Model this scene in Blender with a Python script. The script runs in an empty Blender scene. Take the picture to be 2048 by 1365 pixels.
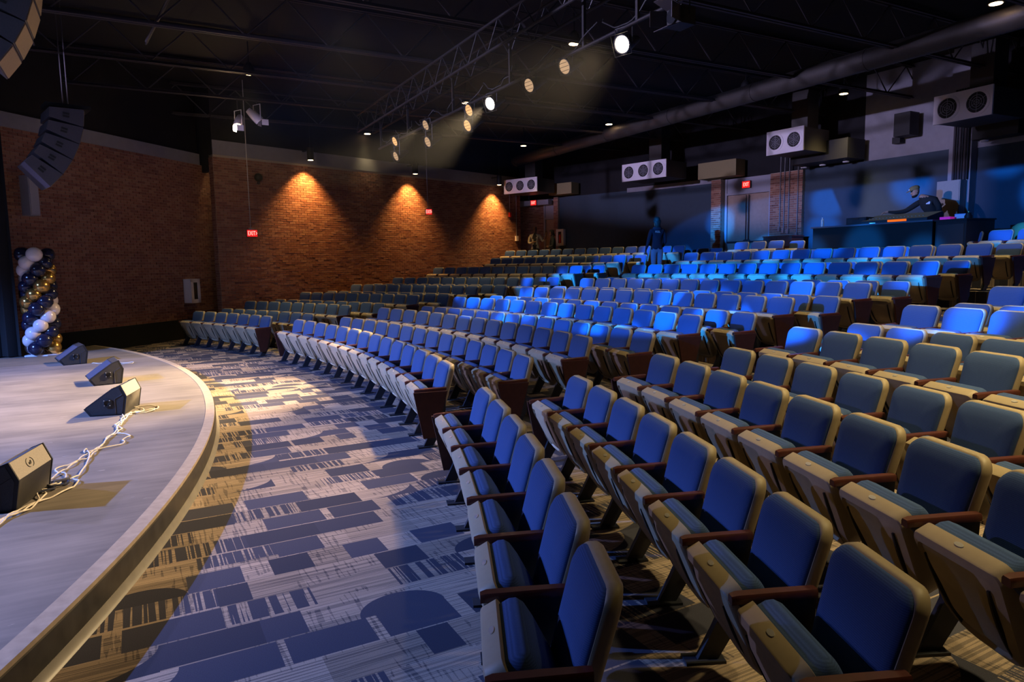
import bpy, math, random
from math import sin, cos, pi, radians as R
from mathutils import Vector, Matrix

random.seed(7)
S = bpy.context.scene
COL = S.collection

# ------------------------------------------------------------------ node maths helper
class X:
    """A socket with operators, so shader maths reads like maths."""

    def __init__(s, t, k):
        s.t, s.k = t, k

    def m(s, op, b=None, c=None):
        n = s.t.nodes.new('ShaderNodeMath')
        n.operation = op
        for i, q in enumerate((s, b, c)):
            if q is None:
                continue
            if isinstance(q, X):
                s.t.links.new(q.k, n.inputs[i])
            else:
                n.inputs[i].default_value = q
        return X(s.t, n.outputs[0])

    def __add__(s, b): return s.m('ADD', b)
    def __sub__(s, b): return s.m('SUBTRACT', b)
    def __mul__(s, b): return s.m('MULTIPLY', b)
    def __truediv__(s, b): return s.m('DIVIDE', b)
    def floor(s): return s.m('FLOOR')
    def fract(s): return s.m('FRACT')
    def gt(s, b): return s.m('GREATER_THAN', b)
    def lt(s, b): return s.m('LESS_THAN', b)
    def inv(s): return X.const(s.t, 1.0) - s

    @staticmethod
    def const(t, v):
        n = t.nodes.new('ShaderNodeValue')
        n.outputs[0].default_value = v
        return X(t, n.outputs[0])

    @staticmethod
    def white(t, a, b=None):
        c = t.nodes.new('ShaderNodeCombineXYZ')
        t.links.new(a.k, c.inputs[0])
        if b is not None:
            t.links.new(b.k, c.inputs[1])
        n = t.nodes.new('ShaderNodeTexWhiteNoise')
        n.noise_dimensions = '3D'
        t.links.new(c.outputs[0], n.inputs['Vector'])
        return X(t, n.outputs['Value'])

    @staticmethod
    def noise(t, a, b, scale=1.0, detail=2.0, c=None):
        q = t.nodes.new('ShaderNodeCombineXYZ')
        t.links.new(a.k, q.inputs[0])
        t.links.new(b.k, q.inputs[1])
        if c is not None:
            t.links.new(c.k, q.inputs[2])
        n = t.nodes.new('ShaderNodeTexNoise')
        n.inputs['Scale'].default_value = scale
        n.inputs['Detail'].default_value = detail
        t.links.new(q.outputs[0], n.inputs['Vector'])
        return X(t, n.outputs[0])

    def mixc(s, a, b):
        n = s.t.nodes.new('ShaderNodeMix')
        n.data_type = 'RGBA'
        s.t.links.new(s.k, n.inputs[0])
        for i, q in ((6, a), (7, b)):
            if isinstance(q, X):
                s.t.links.new(q.k, n.inputs[i])
            else:
                n.inputs[i].default_value = (*q, 1)
        return X(s.t, n.outputs[2])


# ------------------------------------------------------------------ hall frame
# world: x right, y forward, z up, front floor z = 0, the camera stands over (0, 0)
OX, OY = -20.3074, 0.8529            # centre of the concentric rows
AX = 0.5                             # hall axis angle
UX, UY = cos(AX), sin(AX)


def hp(u, v, z=0.0):
    return Vector((OX + u * UX - v * UY, OY + u * UY + v * UX, z))


def pol(r, th, z=0.0):
    return Vector((OX + r * cos(th), OY + r * sin(th), z))


# ------------------------------------------------------------------ camera, world, exposure, light
CAM_H, FPX, PITCH, ROLL = 1.8677, 1377.5, 0.10998, -0.01596
cam_d = bpy.data.cameras.new('camera')
cam = bpy.data.objects.new('camera', cam_d)
COL.objects.link(cam)
cam_d.sensor_width = 36.0
cam_d.lens = FPX / 2048 * 36.0
cam_d.clip_start, cam_d.clip_end = 0.05, 200
cam.matrix_world = (Matrix.Translation((0, 0, CAM_H)) @ Matrix.Rotation(pi / 2 - PITCH, 4, 'X')
                    @ Matrix.Rotation(ROLL, 4, 'Z'))
S.camera = cam

S.view_settings.view_transform = 'Standard'
S.view_settings.look = 'None'
S.view_settings.gamma = 1.0
S.view_settings.exposure = 0.0
S.view_settings.use_curve_mapping = False
S.cycles.use_denoising = True

W = bpy.data.worlds.new('world')
S.world = W
W.use_nodes = True
W.node_tree.nodes['Background'].inputs[0].default_value = (0.03, 0.03, 0.05, 1)
W.node_tree.nodes['Background'].inputs[1].default_value = 1.0


def spot(name, loc, target, energy, color, angle, blend=0.15, size=0.05):
    d = bpy.data.lights.new(name, 'SPOT')
    d.energy, d.color = energy, color
    d.spot_size, d.spot_blend, d.shadow_soft_size = R(angle), blend, size
    o = bpy.data.objects.new(name, d)
    COL.objects.link(o)
    o.location = loc
    o.rotation_euler = (Vector(target) - Vector(loc)).to_track_quat('-Z', 'Y').to_euler()
    return o


def shaped_spot(name, loc, target, energy, color, hx, hy, soft=0.45, dots=False, size=0.05, power=1):
    """Spot with its own beam shape: half widths hx, hy (tangents), soft edge, optional blurred dot gobo."""
    ang = min(150, 2 * math.degrees(math.atan(math.hypot(hx, hy) * 1.1)))
    o = spot(name, loc, target, energy, color, ang, 0.2, size)
    d = o.data
    d.use_nodes = True
    t = d.node_tree
    em = next(n for n in t.nodes if n.type == 'EMISSION')
    tc = t.nodes.new('ShaderNodeTexCoord')
    sp = t.nodes.new('ShaderNodeSeparateXYZ')
    t.links.new(tc.outputs['Normal'], sp.inputs[0])
    z = X(t, sp.outputs[2]).m('ABSOLUTE')
    x, y = X(t, sp.outputs[0]) / z, X(t, sp.outputs[1]) / z

    def step(v, e0, e1):
        n = t.nodes.new('ShaderNodeMapRange')
        n.interpolation_type = 'SMOOTHSTEP'
        t.links.new(v.k, n.inputs[0])
        n.inputs[1].default_value, n.inputs[2].default_value = e0, e1
        return X(t, n.outputs[0])
    k = step(((x / hx) * (x / hx)).m('POWER', power) + ((y / hy) * (y / hy)).m('POWER', power), 1.0, 1.0 - soft)
    if dots:
        cb = t.nodes.new('ShaderNodeCombineXYZ')
        t.links.new((x + 0.53).k, cb.inputs[0])
        t.links.new((y + 0.21).k, cb.inputs[1])
        vo = t.nodes.new('ShaderNodeTexVoronoi')
        vo.voronoi_dimensions = '2D'
        vo.inputs['Scale'].default_value = 17.0
        vo.inputs['Randomness'].default_value = 0.85
        t.links.new(cb.outputs[0], vo.inputs['Vector'])
        sc = t.nodes.new('ShaderNodeSeparateColor')
        t.links.new(vo.outputs['Color'], sc.inputs[0])
        dt = step(X(t, vo.outputs['Distance']), 0.46, 0.22) * (X(t, sc.outputs[0]).gt(0.30) * 0.9 + 0.04)
        k = (dt + 0.19) * k
    t.links.new(k.k, em.inputs['Strength'])
    return o


# blue and lavender wash from over the stage: carpet, seat fronts, first rows
shaped_spot('blue_wash_light', hp(8.0, -1.5, 5.8), hp(15.2, -0.8, 0.0), 14500, (0.15, 0.32, 1.0), 0.97, 0.40, 0.62)
shaped_spot('lavender_wash_light', hp(8.4, 4.2, 5.8), hp(15.0, 1.6, 0.2), 4200, (0.44, 0.43, 1.0), 1.12, 0.50, 0.6, False, 0.1)
# added spot without a fixture, lavender spill on the diffusers at the back
shaped_spot('added_spill_light', hp(9.2, 1.5, 5.7), hp(33.5, 0.0, 4.75), 12000, (0.62, 0.55, 1.0), 0.75, 0.085, 0.6, False, 0.15)
# added fill spot, no fixture behind it: faint blue over the seats
shaped_spot('added_seat_fill_light', hp(9.0, -3.0, 5.75), hp(25.0, 2.0, 0.5), 820, (0.36, 0.56, 1.0), 0.85, 0.36, 0.7, False, 0.3)
# moving head with blurred dots over the upper rows
shaped_spot('dot_pattern_light', hp(9.0, -3.2, 4.6), hp(29.0, -1.1, 1.74), 84000, (0.008, 0.23, 1.0), 0.375, 0.119, 0.16, True, power=2)
# front of house lamps on the lighting truss, aimed at the stage lip
FOH = [(-2.94, 4.74, 4600, hp(15.6, -4.0, 0.2)), (0.88, 4.77, 14500, hp(17.3, 0.4, 0.2)), (3.97, 4.95, 4500, hp(16.2, 3.4, 0.2))]
for i, (v_, z_, e_, t_) in enumerate(FOH):
    spot('truss_lamp_light', hp(23.12, v_, z_ - 0.1), t_, e_, (1.0, 0.71, 0.37), 60 if i == 0 else 47, 0.92, 0.16 if i == 0 else 0.06)
spot('truss_lamp_light', hp(23.12, -0.52, 4.68), hp(16.3, 0.35, 4.9), 260, (1.0, 0.62, 0.30), 24, 0.6, 0.06)


# ------------------------------------------------------------------ tags
def tag(o, label=None, cat=None, group=None, kind=None):
    for k, v in (('label', label), ('category', cat), ('group', group), ('kind', kind)):
        if v:
            o[k] = v
    return o


def empty(name, loc, rotz=0.0, label=None, cat=None, group=None):
    o = bpy.data.objects.new(name, None)
    COL.objects.link(o)
    o.empty_display_size = 0.1
    o.location, o.rotation_euler = loc, (0, 0, rotz)
    return tag(o, label, cat, group)


def mat(name, col, rough=0.6, metal=0.0, noise=0.0, nscale=40.0, bump=0.0, emit=None, estr=0.0, spec=0.4, coat=0.0):
    m = bpy.data.materials.new(name)
    m.use_nodes = True
    t = m.node_tree
    b = t.nodes['Principled BSDF']
    b.inputs['Base Color'].default_value = (*col, 1)
    b.inputs['Roughness'].default_value = rough
    b.inputs['Metallic'].default_value = metal
    b.inputs['Specular IOR Level'].default_value = spec
    b.inputs['Coat Weight'].default_value = coat
    if emit:
        b.inputs['Emission Color'].default_value = (*emit, 1)
        b.inputs['Emission Strength'].default_value = estr
    if noise or bump:
        tc = t.nodes.new('ShaderNodeTexCoord')
        n = t.nodes.new('ShaderNodeTexNoise')
        n.inputs['Scale'].default_value = nscale
        n.inputs['Detail'].default_value = 4
        t.links.new(tc.outputs['Object'], n.inputs['Vector'])
        if noise:
            mr = t.nodes.new('ShaderNodeMapRange')
            mr.inputs['To Min'].default_value = 1 - noise
            mr.inputs['To Max'].default_value = 1 + noise
            t.links.new(n.outputs[0], mr.inputs[0])
            vm = t.nodes.new('ShaderNodeVectorMath')
            vm.operation = 'SCALE'
            vm.inputs[0].default_value = col
            t.links.new(mr.outputs[0], vm.inputs['Scale'])
            t.links.new(vm.outputs[0], b.inputs['Base Color'])
        if bump:
            bm = t.nodes.new('ShaderNodeBump')
            bm.inputs['Strength'].default_value = bump
            bm.inputs['Distance'].default_value = 0.005
            t.links.new(n.outputs[0], bm.inputs['Height'])
            t.links.new(bm.outputs[0], b.inputs['Normal'])
    return m


def emitter(name, col, strength):
    m = bpy.data.materials.new(name)
    m.use_nodes = True
    t = m.node_tree
    t.nodes.clear()
    o = t.nodes.new('ShaderNodeOutputMaterial')
    e = t.nodes.new('ShaderNodeEmission')
    e.inputs[0].default_value = (*col, 1)
    e.inputs[1].default_value = strength
    t.links.new(e.outputs[0], o.inputs[0])
    return m


def hall_coords(t):
    g = t.nodes.new('ShaderNodeNewGeometry')
    s = t.nodes.new('ShaderNodeSeparateXYZ')
    t.links.new(g.outputs['Position'], s.inputs[0])
    x = X(t, s.outputs[0]) - OX
    y = X(t, s.outputs[1]) - OY
    return x * UX + y * UY, y * UX - x * UY, X(t, s.outputs[2])


def carpet_material():
    m = bpy.data.materials.new('patterned_carpet')
    m.use_nodes = True
    t = m.node_tree
    b = t.nodes['Principled BSDF']
    u, v, z = hall_coords(t)
    hv = 0.26                                        # width of one carpet strip
    j = (v / hv).floor()
    fv = (v / hv).fract()
    off = X.white(t, j) * 7.0
    lu = u / 0.48 + off
    i = lu.floor()
    fu = lu.fract()
    r1 = X.white(t, i, j)
    r2 = X.white(t, i + 71.3, j)
    r3 = X.white(t, i, j + 31.7)
    # fine lines that run along the strip
    ln = X.noise(t, u * 0.9, v * 80.0, 1.0, 1.0)
    lines = ln.gt(0.515) * (X.noise(t, u, v, 1.2, 1.0) * 0.8 + 0.35)
    # bars that run across the strip
    bar = X.noise(t, u * 52.0, v * 0.5 + j * 3.7, 1.0, 1.0).gt(0.46)
    bar2 = X.noise(t, u * 60.0, v * 4.0, 1.0, 0.0).gt(0.60) * X.noise(t, u, v, 2.2, 1.0).gt(0.47)
    # dark pieces
    is_rect = r1.lt(0.38) * fu.lt(r2 * 0.8 + 0.36) * fv.gt(0.04)
    is_bar = r1.gt(0.38) * r1.lt(0.60) * bar * fv.gt(r2 * 0.3)
    e = (fu - 0.5) * 2.0
    arc = (e * e + (fv * 1.35) * (fv * 1.35)).lt(1.0)
    is_arc = r1.gt(0.60) * r1.lt(0.70) * arc
    arc2 = ((fu * fu) + (fv - 1.0) * (fv - 1.0)).lt(1.0)
    is_arc2 = r1.gt(0.70) * r1.lt(0.79) * arc2.inv()
    dark = (is_rect + is_bar + is_arc + is_arc2).m('MINIMUM', 1.0)
    tone = r3 * 0.42 + 0.74
    light = (lines * 0.75 + bar2 * 0.45).m('MINIMUM', 1.0).mixc((0.34, 0.26, 0.20), (0.085, 0.072, 0.072))
    speck = X.noise(t, u, v, 260.0, 1.0) * 0.9 + 0.55
    c = dark.mixc(light, (0.050, 0.050, 0.072))
    vm = t.nodes.new('ShaderNodeVectorMath')
    vm.operation = 'SCALE'
    t.links.new(c.k, vm.inputs[0])
    t.links.new((tone * speck).k, vm.inputs['Scale'])
    t.links.new(vm.outputs[0], b.inputs['Base Color'])
    b.inputs['Roughness'].default_value = 0.95
    b.inputs['Specular IOR Level'].default_value = 0.1
    return m


def stage_material():
    m = bpy.data.materials.new('worn_stage_floor')
    m.use_nodes = True
    t = m.node_tree
    b = t.nodes['Principled BSDF']
    u, v, z = hall_coords(t)
    a = X.noise(t, u * 1.2, v * 9.0, 1.0, 5.0)
    c_ = X.noise(t, u, v, 1.3, 4.0)
    sc = X.noise(t, u * 3.0, v * 30.0, 1.0, 6.0)
    k = (a * 0.5 + c_ * 0.7 + sc * 0.3 - 0.45).m('MAXIMUM', 0.0).m('MINIMUM', 1.0)
    col = k.mixc((0.085, 0.076, 0.070), (0.36, 0.31, 0.265))
    scuff = X.noise(t, u * 6.0, v * 40.0, 1.0, 3.0).gt(0.71) * X.noise(t, u, v, 2.0, 2.0).gt(0.55)
    col = (scuff * 0.6).mixc(col, (0.5, 0.45, 0.4))
    t.links.new(col.k, b.inputs['Base Color'])
    b.inputs['Roughness'].default_value = 0.55
    b.inputs['Specular IOR Level'].default_value = 0.35
    return m


def brick_material(name, c1, c2, c3):
    m = bpy.data.materials.new(name)
    m.use_nodes = True
    t = m.node_tree
    b = t.nodes['Principled BSDF']
    g = t.nodes.new('ShaderNodeNewGeometry')
    oi = t.nodes.new('ShaderNodeObjectInfo')
    r = (X(t, g.outputs['Random Per Island']) + X(t, oi.outputs['Random'])).fract()
    cr = t.nodes.new('ShaderNodeValToRGB')
    cr.color_ramp.elements[0].color = (*c1, 1)
    cr.color_ramp.elements[1].color = (*c3, 1)
    el = cr.color_ramp.elements.new(0.5)
    el.color = (*c2, 1)
    t.links.new(r.k, cr.inputs[0])
    n = t.nodes.new('ShaderNodeTexNoise')
    n.inputs['Scale'].default_value = 30
    n.inputs['Detail'].default_value = 4
    t.links.new(g.outputs['Position'], n.inputs['Vector'])
    vm = t.nodes.new('ShaderNodeVectorMath')
    vm.operation = 'SCALE'
    t.links.new(cr.outputs[0], vm.inputs[0])
    t.links.new((X(t, n.outputs[0]) * 0.8 + 0.6).k, vm.inputs['Scale'])
    t.links.new(vm.outputs[0], b.inputs['Base Color'])
    b.inputs['Roughness'].default_value = 0.85
    return m


def fabric_material(name, col):
    m = bpy.data.materials.new(name)
    m.use_nodes = True
    t = m.node_tree
    b = t.nodes['Principled BSDF']
    tc = t.nodes.new('ShaderNodeTexCoord')
    s = t.nodes.new('ShaderNodeSeparateXYZ')
    t.links.new(tc.outputs['Object'], s.inputs[0])
    x, y, z = (X(t, s.outputs[i]) for i in range(3))
    rib = (z * 900.0 + X.noise(t, x, z, 60.0, 1.0) * 2.0).m('SINE') * 0.16 + 1.0
    fuzz = X.noise(t, x, y, 300.0, 2.0, z) * 0.5 + 0.75
    vm = t.nodes.new('ShaderNodeVectorMath')
    vm.operation = 'SCALE'
    vm.inputs[0].default_value = col
    t.links.new((rib * fuzz).k, vm.inputs['Scale'])
    t.links.new(vm.outputs[0], b.inputs['Base Color'])
    b.inputs['Roughness'].default_value = 0.9
    b.inputs['Specular IOR Level'].default_value = 0.15
    return m


M = dict(
    carpet=carpet_material(), stage=stage_material(),
    brick=brick_material('red_brick', (0.185, 0.068, 0.046), (0.27, 0.110, 0.068), (0.35, 0.175, 0.115)),
    mortar=mat('mortar', (0.44, 0.36, 0.28), 0.95, noise=0.25, nscale=60),
    fabric=fabric_material('blue_seat_fabric', (0.050, 0.088, 0.205)),
    shell=mat('beige_seat_plastic', (0.40, 0.315, 0.20), 0.5, noise=0.08, nscale=30),
    groove=mat('groove_shadow_plastic', (0.03, 0.028, 0.025), 0.7, noise=0.1),  # shade of the seat slots and pull recess put into the colour
    steel=mat('dark_seat_steel', (0.022, 0.024, 0.032), 0.45, noise=0.1),
    wood=mat('dark_cherry_wood', (0.085, 0.022, 0.013), 0.38, noise=0.35, nscale=25, coat=0.2),
    panel_wood=mat('dark_brown_end_panel', (0.060, 0.018, 0.013), 0.5, noise=0.3, nscale=18),
    plate=mat('metal_number_plate', (0.7, 0.66, 0.6), 0.3, 0.6, noise=0.1),
    black=mat('black_paint', (0.012, 0.012, 0.013), 0.6, noise=0.2),
    ceil=mat('black_ceiling_deck', (0.012, 0.011, 0.013), 0.9, noise=0.3, nscale=3),
    truss=mat('black_truss_steel', (0.010, 0.009, 0.010), 0.5, noise=0.2),
    joist=mat('dark_painted_steel', (0.042, 0.036, 0.042), 0.6, noise=0.2),
    drape=mat('black_drape', (0.010, 0.010, 0.011), 0.95, noise=0.2),
    concrete=mat('grey_concrete', (0.27, 0.26, 0.29), 0.9, noise=0.15, nscale=6),
    blackbase=mat('black_wall_base', (0.012, 0.013, 0.012), 0.8, noise=0.2),
    panel=mat('blue_grey_wall_panel', (0.042, 0.062, 0.088), 0.9, noise=0.08, nscale=8),
    white=mat('white_metal', (0.82, 0.76, 0.80), 0.5, noise=0.05),
    grille=mat('dark_grille', (0.02, 0.02, 0.022), 0.6, noise=0.1),
    tan=mat('tan_door', (0.33, 0.23, 0.18), 0.6, noise=0.15, nscale=12),
    dframe=mat('grey_door_frame', (0.30, 0.29, 0.34), 0.5, noise=0.08),
    alum=mat('brushed_aluminium', (0.35, 0.35, 0.38), 0.35, 0.8, noise=0.1),
    speaker=mat('black_speaker_paint', (0.030, 0.029, 0.030), 0.55, noise=0.5, nscale=180, bump=0.3),
    speaker_top=mat('scuffed_speaker_grille', (0.30, 0.27, 0.24), 0.55, noise=0.35, nscale=140, bump=0.2),
    cablew=mat('pale_cable', (0.62, 0.55, 0.46), 0.5, noise=0.1),
    array=mat('line_array_paint', (0.07, 0.064, 0.085), 0.6, noise=0.25, nscale=60),
    arrayg=mat('line_array_grille', (0.30, 0.23, 0.15), 0.6, noise=0.45, nscale=120),
    exitbox=mat('exit_sign_housing', (0.10, 0.05, 0.05), 0.5, noise=0.1),
    exitred=emitter('exit_red', (1.0, 0.02, 0.02), 0.9),
    exitlet=emitter('exit_letters', (1.0, 0.36, 0.30), 2.2),
    glow=emitter('warm_lamp_lens', (1.0, 0.62, 0.30), 14.0),
    glow_hot=emitter('hot_lamp_lens', (1.0, 0.82, 0.55), 30.0),
    glow_mid=emitter('mid_lamp_lens', (1.0, 0.52, 0.22), 1.1),
    glow_dim=emitter('dim_lamp_lens', (1.0, 0.62, 0.36), 0.55),
    bal_white=mat('white_balloon', (0.72, 0.62, 0.62), 0.25, noise=0.03, coat=0.3),
    bal_gold=mat('gold_balloon', (0.62, 0.36, 0.10), 0.22, 0.85, noise=0.03),
    bal_navy=mat('navy_balloon', (0.012, 0.013, 0.035), 0.2, noise=0.03, coat=0.4),
    skin=mat('skin', (0.42, 0.24, 0.16), 0.55, noise=0.05),
    skin_dark=mat('brown_skin', (0.16, 0.085, 0.05), 0.55, noise=0.05),
    navy_cloth=mat('navy_hoodie', (0.022, 0.026, 0.05), 0.9, noise=0.15),
    jeans=mat('light_jeans', (0.22, 0.28, 0.40), 0.9, noise=0.15),
    beige_cloth=mat('beige_jacket', (0.30, 0.28, 0.24), 0.9, noise=0.12),
    dark_cloth=mat('dark_clothing', (0.018, 0.020, 0.020), 0.9, noise=0.15),
    cap=mat('olive_cap', (0.22, 0.17, 0.07), 0.85, noise=0.12),
    hair=mat('black_hair', (0.010, 0.008, 0.007), 0.7, noise=0.2),
    eye=mat('eye', (0.02, 0.015, 0.012), 0.3, noise=0.1),
    lip=mat('lips', (0.28, 0.11, 0.09), 0.5, noise=0.1),
    print=mat('pale_print', (0.75, 0.78, 0.85), 0.8, noise=0.05),
    pink=mat('magenta_box', (0.75, 0.05, 0.42), 0.5, noise=0.1, emit=(0.8, 0.02, 0.45), estr=0.3),
    bluebox=mat('pale_blue_folder', (0.30, 0.52, 0.85), 0.6, noise=0.1),
    orange=emitter('orange_screen', (1.0, 0.18, 0.02), 0.9),
    screen=emitter('dim_screen', (0.35, 0.42, 0.6), 0.08),
    water=mat('clear_bottle', (0.5, 0.6, 0.62), 0.15, noise=0.02),
    red=mat('red_alarm', (0.45, 0.02, 0.015), 0.5, noise=0.1),
    glass=mat('dark_glass', (0.02, 0.022, 0.025), 0.08, noise=0.02, spec=0.6),
    duct=mat('dark_duct', (0.06, 0.055, 0.05), 0.5, 0.2, noise=0.2),
    tan_duct=mat('tan_duct_board', (0.27, 0.21, 0.10), 0.8, noise=0.1),
    tape=mat('yellow_tape', (0.7, 0.5, 0.05), 0.6, noise=0.1),
)


# ------------------------------------------------------------------ mesh builder
class MB:
    def __init__(s):
        s.v, s.f = [], []

    def add(s, vs, fs):
        n = len(s.v)
        s.v += [tuple(p) for p in vs]
        s.f += [tuple(i + n for i in q) for q in fs]
        return s

    def box(s, c, d, rot=None, taper=1.0):
        x, y, z = (q / 2 for q in d)
        vs = [Vector((a * x * (taper if e > 0 else 1), b * y * (taper if e > 0 else 1), e * z))
              for e in (-1, 1) for a, b in ((-1, -1), (1, -1), (1, 1), (-1, 1))]
        if rot is not None:
            vs = [rot @ p for p in vs]
        c = Vector(c)
        return s.add([p + c for p in vs],
                     [(3, 2, 1, 0), (4, 5, 6, 7), (0, 1, 5, 4), (1, 2, 6, 5), (2, 3, 7, 6), (3, 0, 4, 7)])

    def rings(s, rs, cap0=True, cap1=True, close=False):
        n = len(rs[0])
        vs = [p for r in rs for p in r]
        fs = []
        k = len(rs)
        for a in range(k if close else k - 1):
            b = (a + 1) % k
            for i in range(n):
                j = (i + 1) % n
                fs.append((a * n + i, a * n + j, b * n + j, b * n + i))
        if not close:
            if cap0:
                fs.append(tuple(range(n - 1, -1, -1)))
            if cap1:
                fs.append(tuple((k - 1) * n + i for i in range(n)))
        return s.add(vs, fs)

    def tube(s, pts, r, n=8, cap=True):
        pts = [Vector(p) for p in pts]
        rs = []
        up = Vector((0, 0, 1))
        prev = None
        for i, p in enumerate(pts):
            d = (pts[min(i + 1, len(pts) - 1)] - pts[max(i - 1, 0)]).normalized()
            a = prev if prev is not None else (up if abs(d.z) < 0.95 else Vector((1, 0, 0)))
            e1 = (a - d * a.dot(d)).normalized()
            prev = e1
            e2 = d.cross(e1)
            rr = r[i] if isinstance(r, (list, tuple)) else r
            rs.append([p + (e1 * cos(2 * pi * k / n) + e2 * sin(2 * pi * k / n)) * rr for k in range(n)])
        return s.rings(rs, cap, cap)

    def lathe(s, prof, c=(0, 0, 0), n=20, axis=None, hollow=False):
        """prof: (radius, height) pairs about z, or about axis through c."""
        q = Vector((0, 0, 1)).rotation_difference(Vector(axis).normalized()) if axis is not None else None
        c = Vector(c)
        rs = []
        for r_, h in prof:
            ring = [Vector((r_ * cos(2 * pi * k / n), r_ * sin(2 * pi * k / n), h)) for k in range(n)]
            rs.append([(q @ p if q else p) + c for p in ring])
        return s.rings(rs, close=hollow)

    def prism(s, poly, f0, f1):
        """poly in 2D, f0/f1 map a 2D point to the two end faces."""
        return s.rings([[Vector(f0(*p)) for p in poly], [Vector(f1(*p)) for p in poly]])

    def mesh(s, name, m, smooth=None):
        me = bpy.data.meshes.new(name)
        me.from_pydata(s.v, [], s.f)
        for q in (m if isinstance(m, (list, tuple)) else [m]):
            me.materials.append(q)
        if smooth is not None:
            me.polygons.foreach_set('use_smooth', [True] * len(me.polygons))
            me.set_sharp_from_angle(angle=R(smooth))
        me.update()
        return me

    def build(s, name, m, parent=None, smooth=None, **kw):
        o = bpy.data.objects.new(name, s.mesh(name, m, smooth))
        COL.objects.link(o)
        if parent:
            o.parent = parent
        return tag(o, **kw)


def struct(name, mb, m, smooth=None):
    return mb.build(name, m, None, smooth, kind='structure')


def copy_tree(o, parent=None):
    c = o.copy()
    COL.objects.link(c)
    if parent:
        c.parent = parent
    for ch in o.children:
        copy_tree(ch, c)
    return c


def rrect(w0, w1, h, r0, r1, n=5):
    """Rounded outline, width w0 at the bottom, w1 at the top, height h, corner radii r0 and r1; counter-clockwise from lower left."""
    out = []
    for cx, cz, r_, a0 in ((-w0 / 2 + r0, r0, r0, pi), (w0 / 2 - r0, r0, r0, 1.5 * pi),
                           (w1 / 2 - r1, h - r1, r1, 0), (-w1 / 2 + r1, h - r1, r1, 0.5 * pi)):
        for k in range(n):
            a = a0 + (pi / 2) * k / (n - 1)
            out.append((cx + r_ * cos(a), cz + r_ * sin(a)))
    return out


def inset(poly, d):
    cx = sum(p[0] for p in poly) / len(poly)
    cz = sum(p[1] for p in poly) / len(poly)
    out = []
    for x, z in poly:
        l = math.hypot(x - cx, z - cz)
        k = max(0.0, 1 - d / l)
        out.append((cx + (x - cx) * k, cz + (z - cz) * k))
    return out


# ------------------------------------------------------------------ the room: floor, tiers, stage
ROWR = [20.652 + q for q in (0, .947, 1.823, 2.729, 3.546, 4.385, 5.157, 5.842, 6.537, 7.389, 8.339, 9.341, 10.358, 11.379, 12.4, 13.35)]
ROWZ = [0, 0, .155, .155, .33, .33, .51, .51, .685, .685, .985, .985, 1.285, 1.285, 1.58, 1.58]
RBACK = 35.5
STAGE_R, STAGE_Z = 18.24, 0.21


def sector(r0, r1, z0, z1, t0, t1, n=60):
    mb = MB()
    rs = []
    for k in range(n + 1):
        th = t0 + (t1 - t0) * k / n
        rs.append([pol(r0, th, z0), pol(r1, th, z0), pol(r1, th, z1), pol(r0, th, z1)])
    return mb.rings(rs)


fl = MB()
fl.add([hp(2, -17, 0), hp(39, -17, 0), hp(39, 17, 0), hp(2, 17, 0)], [(0, 1, 2, 3)])
struct('floor', fl, M['carpet'])
starts = [(2, .155), (4, .33), (6, .51), (8, .685), (10, .985), (12, 1.285), (14, 1.58)]
for k, (row, z) in enumerate(starts):
    r0 = ROWR[row] - 0.62
    r1 = RBACK + 1.5
    struct('floor_tier', sector(r0, r1, 0.0 if k == 0 else starts[k - 1][1] - 0.02, z, -0.28, 1.0), M['carpet'])
# half steps in the two aisles where a tier is two risers high
for row, z in starts[4:]:
    for th0, th1 in ((0.285, 0.345), (0.648, 0.695)):
        r0 = ROWR[row] - 0.62
        struct('floor_step', sector(r0 - 0.32, r0 + 0.02, z - 0.31, z - 0.15, th0, th1, 6), M['carpet'])

# the round stage: deck, rim board, fascia and the cove at the carpet
TS0, TS1 = AX - 0.95, AX + 0.432
ol = [pol(STAGE_R - 0.10, TS0 + (TS1 - TS0) * k / 140) for k in range(141)] + [hp(13.7, 4.75), hp(12.0, 4.0), hp(2.6, 4.0), hp(2.6, -14.0)]
st = MB().rings([[p + Vector((0, 0, z)) for p in ol] for z in (0.02, STAGE_Z)])
deck = st.build('stage_platform', M['stage'], None, None,
                label='low round stage with a worn dark deck, left of the carpet', cat='stage')
sector(STAGE_R - 0.098, STAGE_R, 0.012, STAGE_Z + 0.004, TS0, TS1, 160).build(
    'rim_board', mat('worn_rim_board', (0.34, 0.27, 0.20), 0.5, noise=0.35, nscale=14), deck)
sector(STAGE_R + 0.0005, STAGE_R + 0.012, 0.04, STAGE_Z - 0.022, TS0, TS1, 160).build(
    'fascia', mat('scuffed_dark_fascia', (0.036, 0.033, 0.030), 0.42, noise=0.9, nscale=9), deck)
cv = MB()
rs = []
for k in range(161):
    th = TS0 + (TS1 - TS0) * k / 160
    rs.append([pol(STAGE_R + 0.001, th, 0.0), pol(STAGE_R + 0.045, th, 0.0), pol(STAGE_R + 0.03, th, 0.012),
               pol(STAGE_R + 0.014, th, 0.05), pol(STAGE_R + 0.001, th, 0.05)])
cv.rings(rs)
cv.build('cove_base', mat('grey_vinyl_cove', (0.17, 0.155, 0.125), 0.4, noise=0.3, nscale=8), deck, 40)

# ------------------------------------------------------------------ brick walls
BL, BH, BJ, BD = 0.203, 0.0677, 0.010, 0.012


def project(p):
    """Pixel of a world point (only used to pick which bricks show largest)."""
    x, y, z = p[0], p[1], p[2] - CAM_H
    d = y * cos(PITCH) - z * sin(PITCH)
    if d < 0.1:
        return None
    return 1024 + FPX * x / d, 682.5 - FPX * (y * sin(PITCH) + z * cos(PITCH)) / d, d


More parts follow.
